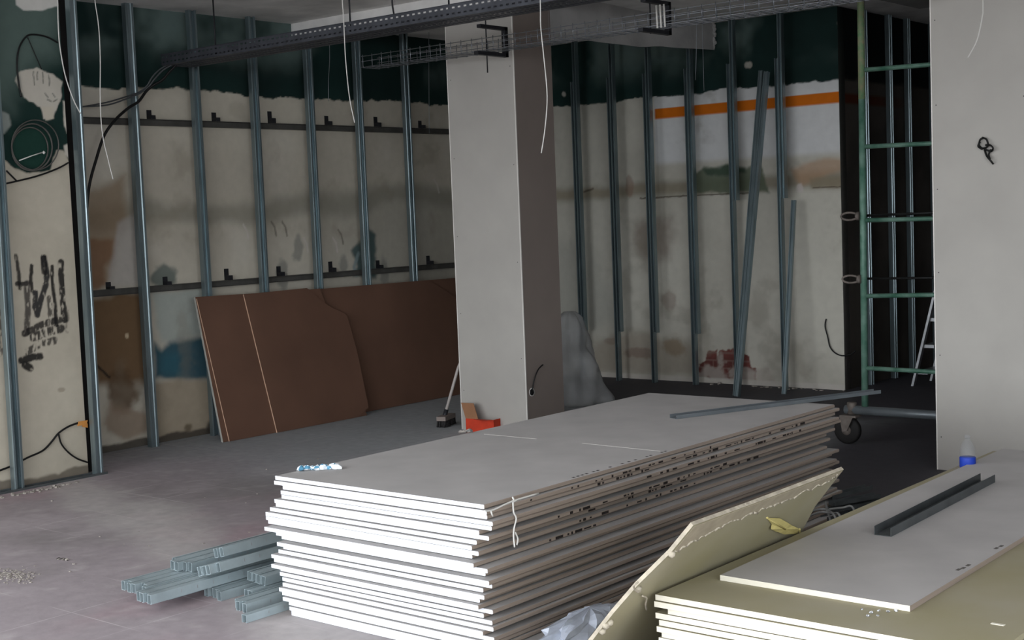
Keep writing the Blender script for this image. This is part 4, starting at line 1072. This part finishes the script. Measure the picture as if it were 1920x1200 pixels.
cable('looped_cable', [onx(x, y, xc) for x, y in ((40, 182), (35, 155), (32, 120), (36, 90), (50, 68), (68, 65), (90, 70), (108, 80))], .006, 'black', 'black cable arching over the pale patch at the far left')
cable('looped_cable', [onx(x, y, xc) for x, y in ((52, 70), (64, 98), (78, 130))], .0035, 'black', 'thin black wire slanting down under the arched cable')
cable('looped_cable', [onx(x, y, xc) for x, y in ((-6, 348), (30, 340), (70, 330), (108, 316), (128, 305))], .006, 'black', 'black cable running below the cable coil')
cable('looped_cable', [onx(x, y, xc) for x, y in ((12, 320), (22, 330), (32, 340))], .006, 'black', 'short black cable joining the one below the coil')
cable('floor_cable', [onx(x, y, XP+.02) for x, y in ((-30, 890), (0, 882), (25, 872), (52, 858), (80, 845), (97, 828), (110, 812), (128, 800), (146, 793))], .007, 'black', 'black cable looping low across the scribbled wall')
cable('floor_cable', [onx(x, y, XP+.02) for x, y in ((110, 814), (115, 832), (128, 848), (145, 860), (164, 867))], .006, 'black', 'black cable branch curving down to the second shiny stud')
q = onx(154, 794, XP+.03); b = MB(); b.obox(q+Vector((0, -.04, -.012)), (.008, 0, 0), (0, .07, 0), (0, .012, .03)); b.obox(q+Vector((0, .0, -.025)), (.006, 0, 0), (0, .04, -.01), (0, .0, .03))
tag(b.build('cable_tag', M['orange']), 'orange tag on the black cable low on the scribbled wall', 'tag')
cable('wall_cable', [ony(x, y, YB-.02) for x, y in ((1549, 598), (1547, 612), (1552, 632), (1556, 650), (1566, 662), (1580, 667), (1596, 664), (1604, 658))], .006, 'black', 'black cable drooping from the striped wall near its right corner')

# ------------------------------------------------------------------ rubble and scraps on the floor
def crumbs(name, cx, cy, n, sx, sy, rmin, rmax, label, seed):
    r_ = random.Random(seed); b = MB(); c = onz(cx, cy, 0)
    for k in range(n):
        r = r_.uniform(rmin, rmax); x, y = c.x+r_.gauss(0, sx), c.y+r_.gauss(0, sy)
        if (-4.75 < x < -3.3 and y > 3.75) or (-5.55 < x and y > 3.45 and sx > .3 and x > -5.55) or (sx > .3 and x < -8.0): continue
        a = r_.uniform(0, 6.3); U_ = Vector((math.cos(a), math.sin(a), 0)); V_ = Vector((-U_.y, U_.x, 0))
        b.extrude([(-r, -.6*r), (.5*r, -r), (r, .2*r), (.1*r, r), (-.8*r, .5*r)], (x, y, .0005), U_, V_, (r_.uniform(-.2, .2)*r, 0, r*r_.uniform(.3, .9)))
    o = tag(b.build(name, M['rubble']), label, 'rubble'); o['kind'] = 'stuff'; return o
crumbs('plaster_rubble', 22, 1079, 240, .085, .05, .002, .0075, 'spilt pale plaster crumbs at the lower left', 1)
crumbs('plaster_rubble', 75, 919, 70, .025, .13, .004, .014, 'plaster rubble along the foot of the scribbled wall', 2)
crumbs('floor_debris', 300, 1000, 60, 1.0, .9, .002, .008, 'small crumbs scattered over the floor at the left', 3)
crumbs('plaster_rubble', 1450, 727, 30, .35, .04, .006, .02, 'plaster rubble along the foot of the striped wall', 4)
crumbs('floor_debris', 700, 1168, 24, .15, .1, .003, .01, 'crumbs in front of the tall board stack', 6)
crumple('floor_scrap', [onz(110, 1049, 0), onz(118, 1050, 0), onz(124, 1051, 0)], .014, [M['rubble'], M['ink']], 'small dark and pale scrap lying on the floor at the left', 'scrap', 4, .5)
for o in list(SC.objects):
    if '_o' in o: del o['_o']
